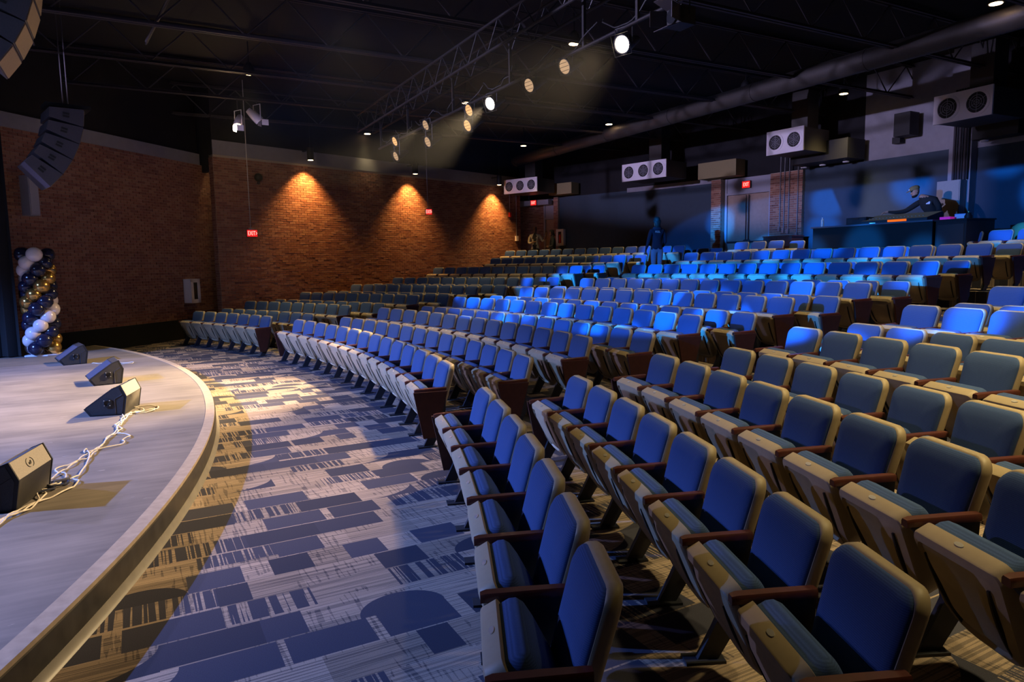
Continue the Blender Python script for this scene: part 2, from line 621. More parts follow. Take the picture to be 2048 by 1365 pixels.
def brick_faces(a, ex, n, s0, s1, z0, z1, d):
    p = [a + ex * s0, a + ex * s1]
    f = [q + n * d for q in p]
    zz = Vector((0, 0, 1))
    vs = [p[0] + zz * z0, p[1] + zz * z0, p[1] + zz * z1, p[0] + zz * z1,
          f[0] + zz * z0, f[1] + zz * z0, f[1] + zz * z1, f[0] + zz * z1]
    return vs, [(4, 5, 6, 7), (0, 1, 5, 4), (1, 2, 6, 5), (2, 3, 7, 6), (3, 0, 4, 7)]


def brick_wall(name, a, b, z0, z1, n, singles=300, thick=0.25, zs=0.0, parent=None, ylim=(0, 1365)):
    """Mortar body with every brick laid on it; the ones that show largest are objects, the rest one mesh."""
    a, b = Vector(a), Vector(b)
    L = (b - a).length
    ex = (b - a) / L
    n = Vector(n).normalized()
    if parent is None:
        body = MB()
        zz = Vector((0, 0, 1))
        q = [a, b, b - n * thick, a - n * thick]
        body.rings([[p + zz * zs for p in q], [p + zz * z1 for p in q]])
        wall = struct(name, body, M['mortar'])
    else:
        wall = parent
    bricks = []
    rows = int((z1 - z0) / BH)
    for r_ in range(rows):
        zb = z0 + r_ * BH
        s = -(BL / 2) * (r_ % 2)
        while s < L:
            s0, s1 = max(s, 0) + BJ / 2, min(s + BL, L) - BJ / 2
            if s1 - s0 > 0.03:
                bricks.append((s0, s1, zb + BJ / 2, zb + BH - BJ / 2))
            s += BL
    def key(q):
        p = project(a + ex * ((q[0] + q[1]) / 2) + Vector((0, 0, q[2])))
        if p is None or not (0 < p[0] < 2048 and ylim[0] < p[1] < ylim[1]) or q[1] - q[0] < 0.15:
            return 1e9
        return p[2]
    bricks.sort(key=key)
    base = None
    rest = MB()
    for i, (s0, s1, b0, b1) in enumerate(bricks):
        d = BD + random.uniform(-0.004, 0.004)
        if i < singles and key(bricks[i]) < 1e8:
            if base is None:
                base = MB()
                base.add(*brick_faces(Vector((0, 0, 0)), ex, n, -(BL - BJ) / 2, (BL - BJ) / 2, 0, BH - BJ, BD))
                me = base.mesh('brick', M['brick'])
            o = bpy.data.objects.new('brick', me)
            COL.objects.link(o)
            o.parent = wall
            o.location = a + ex * ((s0 + s1) / 2) + n * (d - BD) + Vector((0, 0, b0))
        else:
            rest.add(*brick_faces(a, ex, n, s0, s1, b0, b1, d))
    if rest.v:
        rest.build('brickwork', M['brick'], wall, kind='stuff')
    return wall


W1A, W1B = Vector((-11.035, 10.894, 0)), Vector((-8.705, 19.804, 0))       # wall beside the stage
W2A, W2B = Vector((-8.15, 19.4, 0)), Vector((0.42, 28.89, 0))         # wall beside the seats
n1 = Vector((W1B - W1A)).normalized().cross(Vector((0, 0, 1)))
n2 = Vector((W2B - W2A)).normalized().cross(Vector((0, 0, 1)))
w1 = brick_wall('wall_left_front', W1A, W1B + (W1B - W1A).normalized() * 0.4, 0.53, 4.8, n1, ylim=(290, 640))
w2 = brick_wall('wall_left', W2A, W2B, 0.5, 5.03, n2, ylim=(320, 600))
brick_wall('return', W2A - n2 * 0.25, W2A, 0.5, 5.03, -(W2B - W2A), 0, parent=w2)
b = MB()
e1 = (W1B - W1A).normalized()
b.rings([[W1A + n1 * 0.0, W1B, W1B + n1 * 0.03, W1A + n1 * 0.03],
         [q + Vector((0, 0, 0.53)) for q in (W1A, W1B, W1B + n1 * 0.03, W1A + n1 * 0.03)]])
struct('baseboard_left_front', b, M['blackbase'])
# concrete band over the brick, both walls
def slab(a, b_, z0, z1, n, t0, t1):
    q = [a + n * t1, b_ + n * t1, b_ + n * t0, a + n * t0]
    zz = Vector((0, 0, 1))
    return MB().rings([[p + zz * z0 for p in q], [p + zz * z1 for p in q]])
struct('trim_1', slab(W1A, W1B, 4.8, 5.1, n1, -0.25, 0.012), M['concrete'])
struct('trim_2', slab(W2A, W2B, 5.03, 5.42, n2, -0.02, 0.015), M['concrete'])
struct('wall_left_upper', slab(W2A, W2B, 5.42, 7.0, n2, -0.25, -0.05), M['ceil'])
struct('wall_left_return', slab(W2A - n2 * 0.02, W2A - n2 * 1.1, 4.6, 7.0, -(W2B - W2A).normalized(), -0.12, 0.0), M['ceil'])
struct('wall_left_front_upper', slab(W1A, W1B, 5.1, 7.0, n1, -0.25, -0.05), M['ceil'])

# ------------------------------------------------------------------ back wall, in pieces of one arc
ZB = 1.58
zt = 4.57
def arc_slab(name, t0, t1, z0, z1, m, r0=RBACK, r1=RBACK + 0.3, n=None):
    return struct(name, sector(r0, r1, z0, z1, t0, t1, n or max(2, int((t1 - t0) * 60))), m)


arc_slab('wall_back_upper', 0.556, 0.955, zt, 6.95, M['ceil'], RBACK + 0.04)
arc_slab('wall_back_upper', 0.4724, 0.556, zt, 6.95, M['concrete'], RBACK + 0.04)
arc_slab('wall_back_upper', -0.12, 0.4724, zt, 6.95, M['ceil'], RBACK + 0.04)
arc_slab('trim_3', 0.6960, 0.8, 4.50, 4.66, M['concrete'], RBACK - 0.03)
arc_slab('trim_4', 0.4420, 0.4724, 4.50, 5.05, M['concrete'], RBACK - 0.02)
for k, (t0, t1) in enumerate([(0.6955, 0.8905), (0.4874, 0.606), (-0.12, 0.4724)]):
    arc_slab('wall_back_panel', t0, t1, ZB - 0.1, zt, M['panel'])
arc_slab('wall_back_column', 0.4724, 0.4874, ZB - 0.1, 6.95, M['concrete'], RBACK - 0.25)

def brick_arc(name, t0, t1, rr, singles):
    a, b_ = pol(rr, t1), pol(rr, t0)
    n = -((a + b_) / 2 - Vector((OX, OY, 0)))
    n.z = 0
    return brick_wall(name, a, b_, ZB, zt, n, singles, 0.3, ZB - 0.2)
brick_arc('wall_back_pilaster', 0.8905, 0.8965, RBACK - 0.12, 60)
brick_arc('wall_back_pilaster', 0.6855, 0.6958, RBACK - 0.25, 150)
brick_arc('wall_back_pilaster', 0.606, 0.6366, RBACK - 0.12, 250)
brick_arc('wall_back_alcove', 0.916, 0.957, RBACK + 0.15, 150)
arc_slab('wall_back_recess', 0.6366, 0.6855, ZB - 0.1, zt, M['panel'], RBACK + 0.25, RBACK + 0.5)
arc_slab('wall_back_recess', 0.8965, 0.916, ZB - 0.1, zt, M['panel'], RBACK + 0.35, RBACK + 0.6)


def door(name, t0, t1, rr, z0, ztop, ztran, leaves, bars=True):
    fr = MB()
    w = (t1 - t0)
    jw = 0.0022
    for a, b_ in ((t0, t0 + jw), (t1 - jw, t1)):
        fr.add(*[getattr(sector(rr - 0.03, rr + 0.12, z0, ztran, a, b_, 1), k) for k in 'vf'])
    fr.add(*[getattr(sector(rr - 0.03, rr + 0.12, ztop, ztop + 0.07, t0, t1, 2), k) for k in 'vf'])
    root = fr.build(name, M['dframe'], None)
    root['kind'] = 'structure'
    tr = sector(rr + 0.0, rr + 0.05, ztop + 0.07, ztran, t0 + jw, t1 - jw, 2)
    tr.build('transom_panel', M['dframe'], root)
    for k in range(leaves):
        a = t0 + jw + (w - 2 * jw) * k / leaves + 0.0002
        b_ = t0 + jw + (w - 2 * jw) * (k + 1) / leaves - 0.0002
        lf = sector(rr + 0.02, rr + 0.065, z0, ztop - 0.01, a, b_, 1).build('door_leaf', M['tan'], root)
        if bars:
            mid = (a + b_) / 2
            h = z0 + 0.92
            mb = MB()
            mb.tube([pol(rr - 0.05, a + 0.001, h), pol(rr - 0.05, b_ - 0.001, h)], 0.028, 8)
            mb.box(pol(rr - 0.02, a + 0.002, h), (0.08, 0.08, 0.10), Matrix.Rotation(mid, 3, 'Z'))
            mb.build('push_bar', M['steel'], lf, 40)
            q = b_ - 0.0013 if k == 0 else a + 0.0013
            MB().tube([pol(rr - 0.03, q, z0 + 0.05), pol(rr - 0.03, q, ztop - 0.03)], 0.012, 6).build(
                'vertical_rod', M['steel'], lf)
            MB().lathe([(0.0, 0), (0.075, 0.0), (0.075, 0.05), (0.05, 0.07), (0, 0.07)], pol(rr - 0.02, q, h), 16,
                       -Vector((cos(mid), sin(mid), 0))).build('lock_case', M['steel'], lf, 40)
    return root


door('door_1', 0.6372, 0.6850, RBACK, ZB, 4.04, zt, 2)
door('door_2', 0.8970, 0.9145, RBACK + 0.1, ZB, 3.72, zt - 0.05, 1, False)

# other sides of the room, mostly out of view
for nm, a, b_, z1 in (('wall_right', hp(2, -16.5), hp(36, -16.5), 7.0), ('wall_stage', hp(2.2, -16.5), hp(2.2, 10.5), 7.0)):
    d_ = (b_ - a).normalized()
    n_ = d_.cross(Vector((0, 0, 1)))
    struct(nm, slab(a, b_, 0, z1, n_, -0.1, 0.1), M['drape'])
cl = MB()
cl.add([hp(1, -18, 6.9), hp(1, 18, 6.9), hp(40, 18, 6.9), hp(40, -18, 6.9)], [(0, 1, 2, 3)])
struct('ceiling', cl, M['ceil'])

# ------------------------------------------------------------------ auditorium chairs
# local frame: origin on the floor under the front top edge of the back, +y away from the stage, +x towards the camera side
PITCHX = 0.56
TILT = 0.27


def back_y(z, x):
    return -(0.84 - z) * TILT - 0.45 * x * x * 0.9


def pillow(outline, layers, f):
    """Stack of inset outlines, (inset, offset) each, mapped to 3D by f(a, b, offset)."""
    mb = MB()
    mb.rings([[f(a, b, o) for a, b in (inset(outline, i) if i else outline)] for i, o in layers])
    return mb


def chair_meshes():
    P = {}
    # backrest: beige shell that wraps round a blue cushion
    ol = [(x, z + 0.30) for x, z in rrect(0.43, 0.475, 0.54, 0.05, 0.075, 6)]
    f = lambda x, z, o: (x, back_y(z, x) + o, z)
    P['backrest_shell'] = pillow(ol, [(0.006, 0.000), (0.0, 0.010), (0.0, 0.040), (0.012, 0.056), (0.05, 0.066), (0.14, 0.072)], f).mesh('backrest_shell', M['shell'], 50)
    oc = [(x, z + 0.325) for x, z in rrect(0.408, 0.456, 0.507, 0.04, 0.066, 6)]
    P['backrest_cushion'] = pillow(oc, [(0.0, 0.012), (0.0, -0.006), (0.006, -0.016), (0.03, -0.030), (0.09, -0.040), (0.17, -0.044)], f).mesh('backrest_cushion', M['fabric'], 60)
    # folded seat: t runs from the pivot up to the nose, o is positive on the stage side
    p0, dd = (-0.155, 0.19), (-0.489, 0.872)
    nn = (-0.872, -0.489)

    def g(x, t, o):
        return (x, p0[0] + dd[0] * t + nn[0] * o, p0[1] + dd[1] * t + nn[1] * o)
    so = [(x, t) for x, t in rrect(0.40, 0.475, 0.475, 0.12, 0.05, 6)]
    bul = lambda t: 0.045 * (1 - ((t - 0.2) / 0.3) ** 2)

    def gs(x, t, o):
        return g(x, t, o + (bul(t) if o > 0 else 0) - 0.25 * x * x * (1 if o > 0 else 0))
    P['seat_shell'] = pillow(so, [(0.02, -0.035), (0.0, -0.032), (0.0, 0.030), (0.005, 0.037), (0.042, 0.044), (0.050, 0.026), (0.12, 0.040)], gs).mesh('seat_shell', M['shell'], 30)
    sc = [(x, t + 0.03) for x, t in rrect(0.36, 0.455, 0.425, 0.09, 0.045, 6)]
    P['seat_cushion'] = pillow(sc, [(0.0, -0.030), (0.0, -0.075), (0.010, -0.100), (0.035, -0.116), (0.09, -0.126), (0.16, -0.130)], g).mesh('seat_cushion', M['fabric'], 60)
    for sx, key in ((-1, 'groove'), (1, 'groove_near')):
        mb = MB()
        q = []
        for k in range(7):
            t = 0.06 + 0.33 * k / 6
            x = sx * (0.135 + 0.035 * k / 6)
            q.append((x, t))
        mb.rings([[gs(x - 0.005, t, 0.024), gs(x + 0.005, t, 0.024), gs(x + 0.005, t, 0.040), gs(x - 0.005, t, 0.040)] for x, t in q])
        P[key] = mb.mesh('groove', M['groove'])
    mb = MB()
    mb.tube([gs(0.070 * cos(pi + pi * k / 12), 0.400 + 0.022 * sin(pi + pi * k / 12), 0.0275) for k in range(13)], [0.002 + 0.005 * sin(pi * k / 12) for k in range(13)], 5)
    P['finger_pull_shade'] = mb.mesh('finger_pull_shade', M['groove'], 60)  # dark crescent that stands in for the shade in the pull recess
    mb = MB()
    nz = 0.478
    ring = [(0.024 * cos(2 * pi * k / 12), 0.011 * sin(2 * pi * k / 12)) for k in range(12)]
    mb.rings([[g(x, nz - 0.004, -0.006 + o) for x, o in ring], [g(x, nz, -0.006 + o) for x, o in ring]])
    P['number_plate'] = mb.mesh('number_plate', M['plate'])
    # side standard on the far (-x) boundary, wood arm cap on top
    x0 = -PITCHX / 2

    def standard(x0):
        mb = MB()
        side = [(-0.40, 0.585), (-0.30, 0.47), (-0.245, 0.36), (-0.225, 0.24), (-0.265, 0.15), (-0.335, 0.012), (-0.235, 0.012), (-0.165, 0.13), (-0.10, 0.25), (-0.085, 0.585)]
        mb.prism(side, lambda y, z: (x0 - 0.018, y, z), lambda y, z: (x0 + 0.018, y, z))
        mb.box((x0, -0.30, 0.007), (0.09, 0.19, 0.014))
        mb.tube([(x0 - 0.03, -0.16, 0.20), (x0 + 0.03, -0.16, 0.20)], 0.022, 8)
        return mb
    P['standard'] = standard(x0).mesh('standard', M['steel'], 40)
    P['standard_near'] = standard(-x0).mesh('standard', M['steel'], 40)

    def arm(x0):
        prof = [(-0.028, 0.0), (0.028, 0.0), (0.028, 0.022), (0.020, 0.032), (-0.020, 0.032), (-0.028, 0.022)]
        mb = MB()
        mb.rings([[(x0 + a * k, y, 0.585 + dz + b_) for a, b_ in prof] for y, k, dz in
                  ((-0.415, 0.75, -0.012), (-0.39, 1.0, -0.006), (-0.24, 1.0, 0.0), (-0.10, 0.9, 0.004), (-0.08, 0.8, 0.004))])
        return mb
    P['armrest'] = arm(x0).mesh('armrest', M['wood'], 40)
    P['armrest_near'] = arm(-x0).mesh('armrest', M['wood'], 40)

    def endp(x0, sg):
        side = [(-0.43, 0.585), (-0.34, 0.10), (-0.21, 0.10), (-0.075, 0.585)]
        mb = MB()
        mb.prism(side, lambda y, z: (x0 + sg * 0.020, y, z), lambda y, z: (x0 + sg * 0.048, y, z))
        return mb
    P['end_panel'] = endp(x0, -1).mesh('end_panel', M['panel_wood'])
    P['end_panel_near'] = endp(-x0, 1).mesh('end_panel', M['panel_wood'])
    return P


CH = chair_meshes()
ORD = 'zeroth first second third fourth fifth sixth seventh eighth ninth tenth eleventh twelfth thirteenth fourteenth fifteenth sixteenth'.split()
ROWN = ['', 'front row', 'second row', 'third row', 'fourth row', 'fifth row', 'sixth row', 'seventh row', 'eighth row', 'ninth row',
        'tenth row', 'eleventh row', 'twelfth row', 'thirteenth row', 'fourteenth row', 'fifteenth row', 'sixteenth row']


def chair(loc, rotz, label, group, first, last, scale=1.0):
    t = empty('auditorium_chair', loc, rotz, label, 'chair', group)
    t.scale = (1, 1, scale)
    parts = ['backrest_shell', 'backrest_cushion', 'seat_shell', 'seat_cushion', 'groove', 'groove_near', 'finger_pull_shade', 'number_plate', 'standard', 'armrest']
    if first:
        parts.append('end_panel')
    if last:
        parts += ['standard_near', 'armrest_near', 'end_panel_near']
    own = {}
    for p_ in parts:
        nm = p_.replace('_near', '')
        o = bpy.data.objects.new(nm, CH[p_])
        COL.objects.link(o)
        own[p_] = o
        o.parent = own['seat_shell'] if p_ in ('groove', 'groove_near', 'finger_pull_shade', 'number_plate') else t
    return t


far_v, far_f, far_m = [], [], []
FAR_SRC = []
for nm, mi in (('backrest_shell', 0), ('backrest_cushion', 1), ('seat_shell', 0), ('seat_cushion', 1), ('standard', 2), ('armrest', 3)):
    me = CH[nm]
    FAR_SRC.append(([v.co.copy() for v in me.vertices], [tuple(p.vertices) for p in me.polygons], mi))


def far_chair(loc, rotz):
    mt = Matrix.Translation(loc) @ Matrix.Rotation(rotz, 4, 'Z')
    for vs, fs, mi in FAR_SRC:
        n = len(far_v)
        far_v.extend([(mt @ p)[:] for p in vs])
        far_f.extend([tuple(i + n for i in q) for q in fs])
        far_m.extend([mi] * len(fs))


# (block, row): seats, angle of the seat at the far end, angle of the seat at the camera end
ROWS = {
    ('A', 1): (7, .2328, .0698), ('A', 2): (8, .2488, .0645), ('A', 3): (9, .2520, .0525), ('A', 4): (7, .2592, .1105),
    ('A', 5): (6, .2622, .1487), ('A', 6): (5, .2658, .1774), ('A', 7): (4, .2670, .2035), ('A', 8): (3, .2658, .2232), ('A', 9): (2, .2709, .2504),
    ('B', 1): (14, .6802, .3203), ('B', 2): (14, .6732, .3274), ('B', 3): (14, .6720, .3416), ('B', 4): (14, .6593, .3444),
    ('B', 5): (14, .6572, .3515), ('B', 6): (14, .6468, .3500), ('B', 7): (14, .6402, .3560), ('B', 8): (14, .6260, .3505),
    ('B', 9): (14, .6180, .3545), ('B', 10): (14, .6190, .3570), ('B', 11): (14, .6197, .3663), ('B', 12): (14, .6160, .3734),
    ('B', 13): (14, .6200, .3839), ('B', 14): (14, .6150, .3878), ('B', 15): (3, .6164, .5822),
    ('C', 1): (7, .9228, .7615), ('C', 2): (8, .9370, .7572), ('C', 3): (9, .9485, .7518), ('C', 4): (9, .9450, .7496),
    ('C', 5): (10, .9412, .7390), ('C', 6): (10, .9350, .7334), ('C', 7): (10, .9255, .7246), ('C', 8): (11, .9184, .7124),
    ('C', 9): (11, .9102, .7019), ('C', 10): (11, .8910, .6978), ('C', 11): (12, .9072, .7000), ('C', 12): (11, .8880, .7016),
    ('C', 13): (11, .8784, .7046), ('C', 14): (11, .8780, .7056), ('C', 15): (12, .9094, .7256), ('C', 16): (4, .7530, .7057),
}
FAR = {('B', 12), ('B', 14), ('C', 6), ('C', 8), ('C', 10), ('C', 12), ('C', 13), ('C', 14), ('C', 15), ('C', 16)}
BLOCK = {'A': ('near block', 'from the middle aisle', 'chairs of the near block'),
         'B': ('middle block', 'from the wall-side aisle', 'chairs of the middle block'),
         'C': ('brick wall block', 'from the wall', 'chairs of the brick wall block')}


def place(row, th, blk, k, n):
    r_ = ROWR[row - 1]
    loc, rz = pol(r_, th, ROWZ[row - 1]), th - pi / 2
    if (blk, row) in FAR and not (blk == 'B' and k == n - 1) and not (blk == 'C' and k >= n - 2 and row in (10, 12)):
        far_chair(loc, rz)
        return
    bn, frm, grp = BLOCK[blk]
    first = k == 0 and blk != 'C'
    last = k == n - 1 and not (blk == 'A' and row > 3)
    if k == n - 1 and blk != 'A':
        lab = f'blue folding chair with the aisle panel, end of the {ROWN[row]}, {bn}'
    elif k == 0:
        lab = f'blue folding chair that starts the {ROWN[row]} of the {bn}'
    else:
        lab = f'blue folding chair, {ORD[k + 1]} {frm}, {ROWN[row]}, {bn}'
    chair(loc, rz, lab, grp, first, last)


for (blk, row), (n, t0, t1) in ROWS.items():
    for k in range(n):
        place(row, t0 + (t1 - t0) * k / max(1, n - 1), blk, k, n)
# seats of the fifteenth and sixteenth rows on either side of the control desk
chair(pol(33.05, 0.4305, 1.58), 0.4305 - pi / 2, 'blue folding chair at the camera end of the mixing desk, first beside it', 'chairs of the middle block', True, False)
chair(pol(33.05, 0.4125, 1.58), 0.4125 - pi / 2, 'blue folding chair past the mixing desk, second one from it', 'chairs of the middle block', False, False)
chair(pol(33.05, 0.3955, 1.58), 0.3955 - pi / 2, 'blue folding chair past the mixing desk, third one from it', 'chairs of the middle block', False, True)
chair(pol(33.9, 0.5805, 1.58), 0.5805 - pi / 2, 'blue folding chair standing behind the row next to the mixing desk', 'chairs of the middle block', False, True)
for k, th in enumerate((0.6851, 0.6700)):
    chair(pol(34.3, th, 1.58), th - pi / 2, ('low' if k else 'lowest') + ' dim folding chair beside the brick pilaster of the double door'
          if k == 0 else 'low dim folding chair in front of the brick pilaster', 'chairs by the pilaster', False, True, 0.86)
me = bpy.data.meshes.new('distant_chairs')
me.from_pydata(far_v, [], far_f)
for q in ('shell', 'fabric', 'steel', 'wood'):
    me.materials.append(M[q])
me.polygons.foreach_set('material_index', far_m)
me.polygons.foreach_set('use_smooth', [True] * len(me.polygons))
me.set_sharp_from_angle(angle=R(50))
o = bpy.data.objects.new('distant_chairs', me)
COL.objects.link(o)
tag(o, 'distant blue folding chairs mostly hidden behind the rows before them', 'chairs', None, 'stuff')

# ------------------------------------------------------------------ roof joists
def joist(v, u0=3.0, u1=36.0):
    t = empty('roof_joist', hp(u0, v, 6.0), AX, None, None)
    L = u1 - u0
    for z in (0.0, 0.78):
        mb = MB()
        for s in (-0.045, 0.045):
            mb.box((L / 2, s, z + 0.03), (L, 0.05, 0.012))
            mb.box((L / 2, s * 0.5, z + 0.06), (L, 0.008, 0.06))
        mb.build('bottom_chord' if z == 0 else 'top_chord', M['joist'], t)
    mb = MB()
    n = int(L / 1.5)
    for k in range(n):
        x = L * k / n
        mb.tube([(x, 0, 0.06), (x + L / n / 2, 0, 0.80)], 0.016, 5)
        mb.tube([(x + L / n / 2, 0, 0.80), (x + L / n, 0, 0.06)], 0.016, 5)
    mb.build('web', M['joist'], t)
    return t


jl = ['over the camera side of the hall', 'beside the lighting pipe end', 'crossing above the near block', 'crossing above the stage middle',
      'over the middle of the round stage', 'over the far part of the round stage', 'above the pair of flood lights', 'closest to the brick wall']
for k in range(8):
    t = joist(-6.6 + 2.44 * k + 0.02)
    tag(t, 'dark open web steel roof joist ' + jl[k], 'roof joist', 'open web roof joists')
# round duct over the upper rows
mb = MB()
mb.tube([hp(31.2, v, 6.02) for v in (-15, -5, 2, 8, 14.2)], 0.22, 20)
d_ = mb.build('round_duct', M['duct'], None, 60, label='long round dark air duct under the roof above the upper rows', cat='duct')
for v in range(-13, 15, 3):
    MB().tube([hp(31.2, v, 6.02), hp(31.2, v + 0.06, 6.02)], 0.232, 20).build('duct_band', M['duct'], d_)
# cables and pipe drops over the stage
mb = MB()
for k in range(5):
    a = hp(15.9 + 0.08 * k, 2.6 + 0.05 * k, 6.7)
    mb.tube([a, a + Vector((0.05 * k - .1, 0.3, -0.5)), hp(15.9 + 0.05 * k, 3.2, 6.0), hp(15.8 + 0.1 * k, 4.2, 5.75), hp(15.7 + 0.03 * k, 5.2, 6.0), hp(15.7 + 0.08 * k, 5.7, 6.7)], 0.014, 5)
mb.build('cable_bundle', M['joist'], None, 60, label='sagging bundle of cables hanging between joists over the stage', cat='cable')
for k, (u, v) in enumerate(((17.6, -0.4), (18.6, 1.9))):
    mb = MB()
    for s in (0, 0.16):
        mb.tube([hp(u, v + s, 6.9), hp(u - 0.7, v + 2.0 + s, 5.95)], 0.02, 6)
    mb.build('hanger_rods', M['joist'], None, label=['pair of thin slanting rods between joists over the stage', 'second pair of slanting rods nearer the lighting truss'][k], cat='rod', group='slanting rods')

# ------------------------------------------------------------------ downlights
DL = [(30.72, -3.65, 'above the camera end of the upper rows'), (31.39, 2.5, 'beside the lit spot of the round duct'), (34.1, 1.68, 'over the mixing desk'),
      (34.9, 8.2, 'in front of the double exit door'), (30.81, 7.48, 'over the back of the middle block'), (30.28, 11.95, 'above the diffuser with three grilles by the brick wall'),
      (33.9, 14.9, 'in the far back corner'), (24.44, 12.0, 'near the middle brick wall washer'), (19.99, 6.27, 'high over the far edge of the stage'),
      (25.38, 1.34, 'just behind the lighting truss'), (20.06, 11.22, 'beside the flood lights'), (25.54, 6.75, 'behind the paired truss lamps'),
      (20.74, 1.09, 'at the top of the view above the aisle'), (22.7, -9.7, 'above the far camera end of the near block'), (25.6, -4.6, 'above the near block of chairs'),
      (22.6, -6.7, 'beyond the frame over the near block'), (31.0, -9.0, 'beyond the frame over the upper rows')]
for k, (u, v, where) in enumerate(DL):
    t = empty('downlight', hp(u, v, 6.2), 0, 'small round warm downlight ' + where, 'downlight', 'ceiling downlights')
    MB().lathe([(0.115, 0.0), (0.13, 0.0), (0.13, 0.03), (0.11, 0.16), (0.05, 0.24), (0.012, 0.25), (0.012, 0.72), (0, 0.72)], (0, 0, 0), 20).build('housing', M['black'], t, 40)
    MB().lathe([(0, -0.006), (0.100, -0.006), (0.104, 0.001), (0, 0.001)], (0, 0, 0), 20).build('lens', M['glow'], t)
    l = spot('downlight_light', hp(u, v, 6.15), hp(u, v, 0), {2: 600, 3: 550, 4: 480, 5: 450, 6: 240, 7: 120, 10: 120, 11: 480, 13: 1350, 14: 750, 15: 1100, 0: 600}.get(k, 850), (1.0, 0.77, 0.36), 60 if k in (6, 7, 10) else 84 if k in (13, 14, 15) else 76, 0.9, 0.18)

# ------------------------------------------------------------------ wall washers on the brick
e2 = (W2B - W2A).normalized()
for k, (s, zz) in enumerate(((2.79, 5.10), (6.865, 5.04), (11.1, 4.98))):
    p = W2A + e2 * s + n2 * 0.42
    t = empty('wall_washer', p + Vector((0, 0, zz)), math.atan2(e2.y, e2.x),
              ['black can light above the brick wall beside the hanging exit sign', 'black can light in the middle of the brick wall',
               'black can light at the far end of the brick wall'][k], 'wall light', 'brick wall can lights')
    MB().lathe([(0.085, 0.0), (0.10, 0.0), (0.10, 0.36), (0.0, 0.36)], (0, 0, 0), 20).build('housing', M['black'], t, 40)
    MB().lathe([(0, -0.006), (0.075, -0.006), (0.078, 0.001), (0, 0.001)], (0, 0, 0), 20).build('lens', M['glow'], t)
    MB().tube([(0, 0, 0.36), (0, 0, 1.3)], 0.014, 6).build('stem', M['black'], t)
    MB().box((0, 0.2, 0.30), (0.05, 0.42, 0.03)).build('bracket', M['black'], t)
    q = p + Vector((0, 0, zz - 0.04))
    spot('wall_washer_light', q, q + Vector((-n2.x * 0.42, -n2.y * 0.42, -2.2)), 620, (1.0, 0.50, 0.13), 92, 0.9, 0.04)

# ------------------------------------------------------------------ lighting truss with lamps
UT = 23.3
t = empty('lighting_truss', hp(UT, -4.4, 4.95), AX, 'dark lighting truss with a lamp pipe hung across the hall above the first rows', 'truss')


def hl(v, z, du=0.0):                    # truss local: x along hall u, y along hall v
    return (du, v + 4.4, z - 4.95)


mb = MB()
mb.tube([hl(-4.45, 4.95), hl(7.4, 4.95)], 0.026, 10)
mb.build('lamp_pipe', M['truss'], t, 40)
mb = MB()
for du, z in ((-0.22, 5.55), (0.22, 5.55), (-0.22, 6.0), (0.22, 6.0)):
    mb.tube([hl(-5.2, z, du), hl(8.5, z, du)], 0.024, 8)
mb.build('chord', M['truss'], t, 40)
mb = MB()
for k in range(17):
    v = -5.0 + 0.8 * k
    for du in (-0.22, 0.22):
        mb.tube([hl(v, 5.55, du), hl(v + 0.4, 6.0, du)], 0.011, 5)
        mb.tube([hl(v + 0.4, 6.0, du), hl(v + 0.8, 5.55, du)], 0.011, 5)
    mb.tube([hl(v, 5.55, -0.22), hl(v, 5.55, 0.22)], 0.011, 5)
    mb.tube([hl(v, 6.0, -0.22), hl(v, 6.0, 0.22)], 0.011, 5)
mb.build('lattice', M['truss'], t)
for v in (-3.95, -3.2, -2.0, 0.2, 2.6, 5.2, 7.2):
    MB().box(hl(v, 5.28), (0.045, 0.045, 0.66)).build('drop_bar', M['truss'], t)
mb = MB()
random.seed(11)
for k in range(9):
    v0 = -3.5 + 1.2 * k
    pts = []
    for q in range(9):
        pts.append(hl(v0 + q * 0.14, 5.0 + 0.5 * (1 - sin(pi * q / 8)) * 0.4 + random.uniform(-.03, .03), random.uniform(-.06, .06)))
    mb.tube(pts, 0.010, 5)
mb.build('feed_cable', M['black'], t, 60)

LAMPS = [(-2.94, 4.74, 'glow_hot', 'very bright warm stage lamp nearest the pipe end', -0.10), (-1.57, 4.80, 'glow_dim', 'tan lensed stage lamp next to the brightest lamp', 0.0),
         (-0.52, 4.77, 'glow_dim', 'tan lensed stage lamp third along the pipe', 0.0), (0.88, 4.77, 'glow_hot', 'bright warm stage lamp in the middle of the pipe', -0.1),
         (1.76, 4.83, 'glow_mid', 'orange glowing stage lamp, upper of the close middle pair', 0.25), (1.84, 4.56, 'glow_mid', 'glowing stage lamp slung below the close middle pair', 0.0),
         (3.97, 4.95, 'glow_dim', 'dim stage lamp, upper of the second pair', 0.5), (3.88, 4.58, 'glow_dim', 'dim stage lamp, lower of the second pair', 0.2),
         (6.0, 4.93, 'glow_mid', 'orange stage lamp, upper of the far end pair', 0.4), (5.96, 4.57, 'glow_dim', 'pale stage lamp, lower of the far end pair', 0.3)]
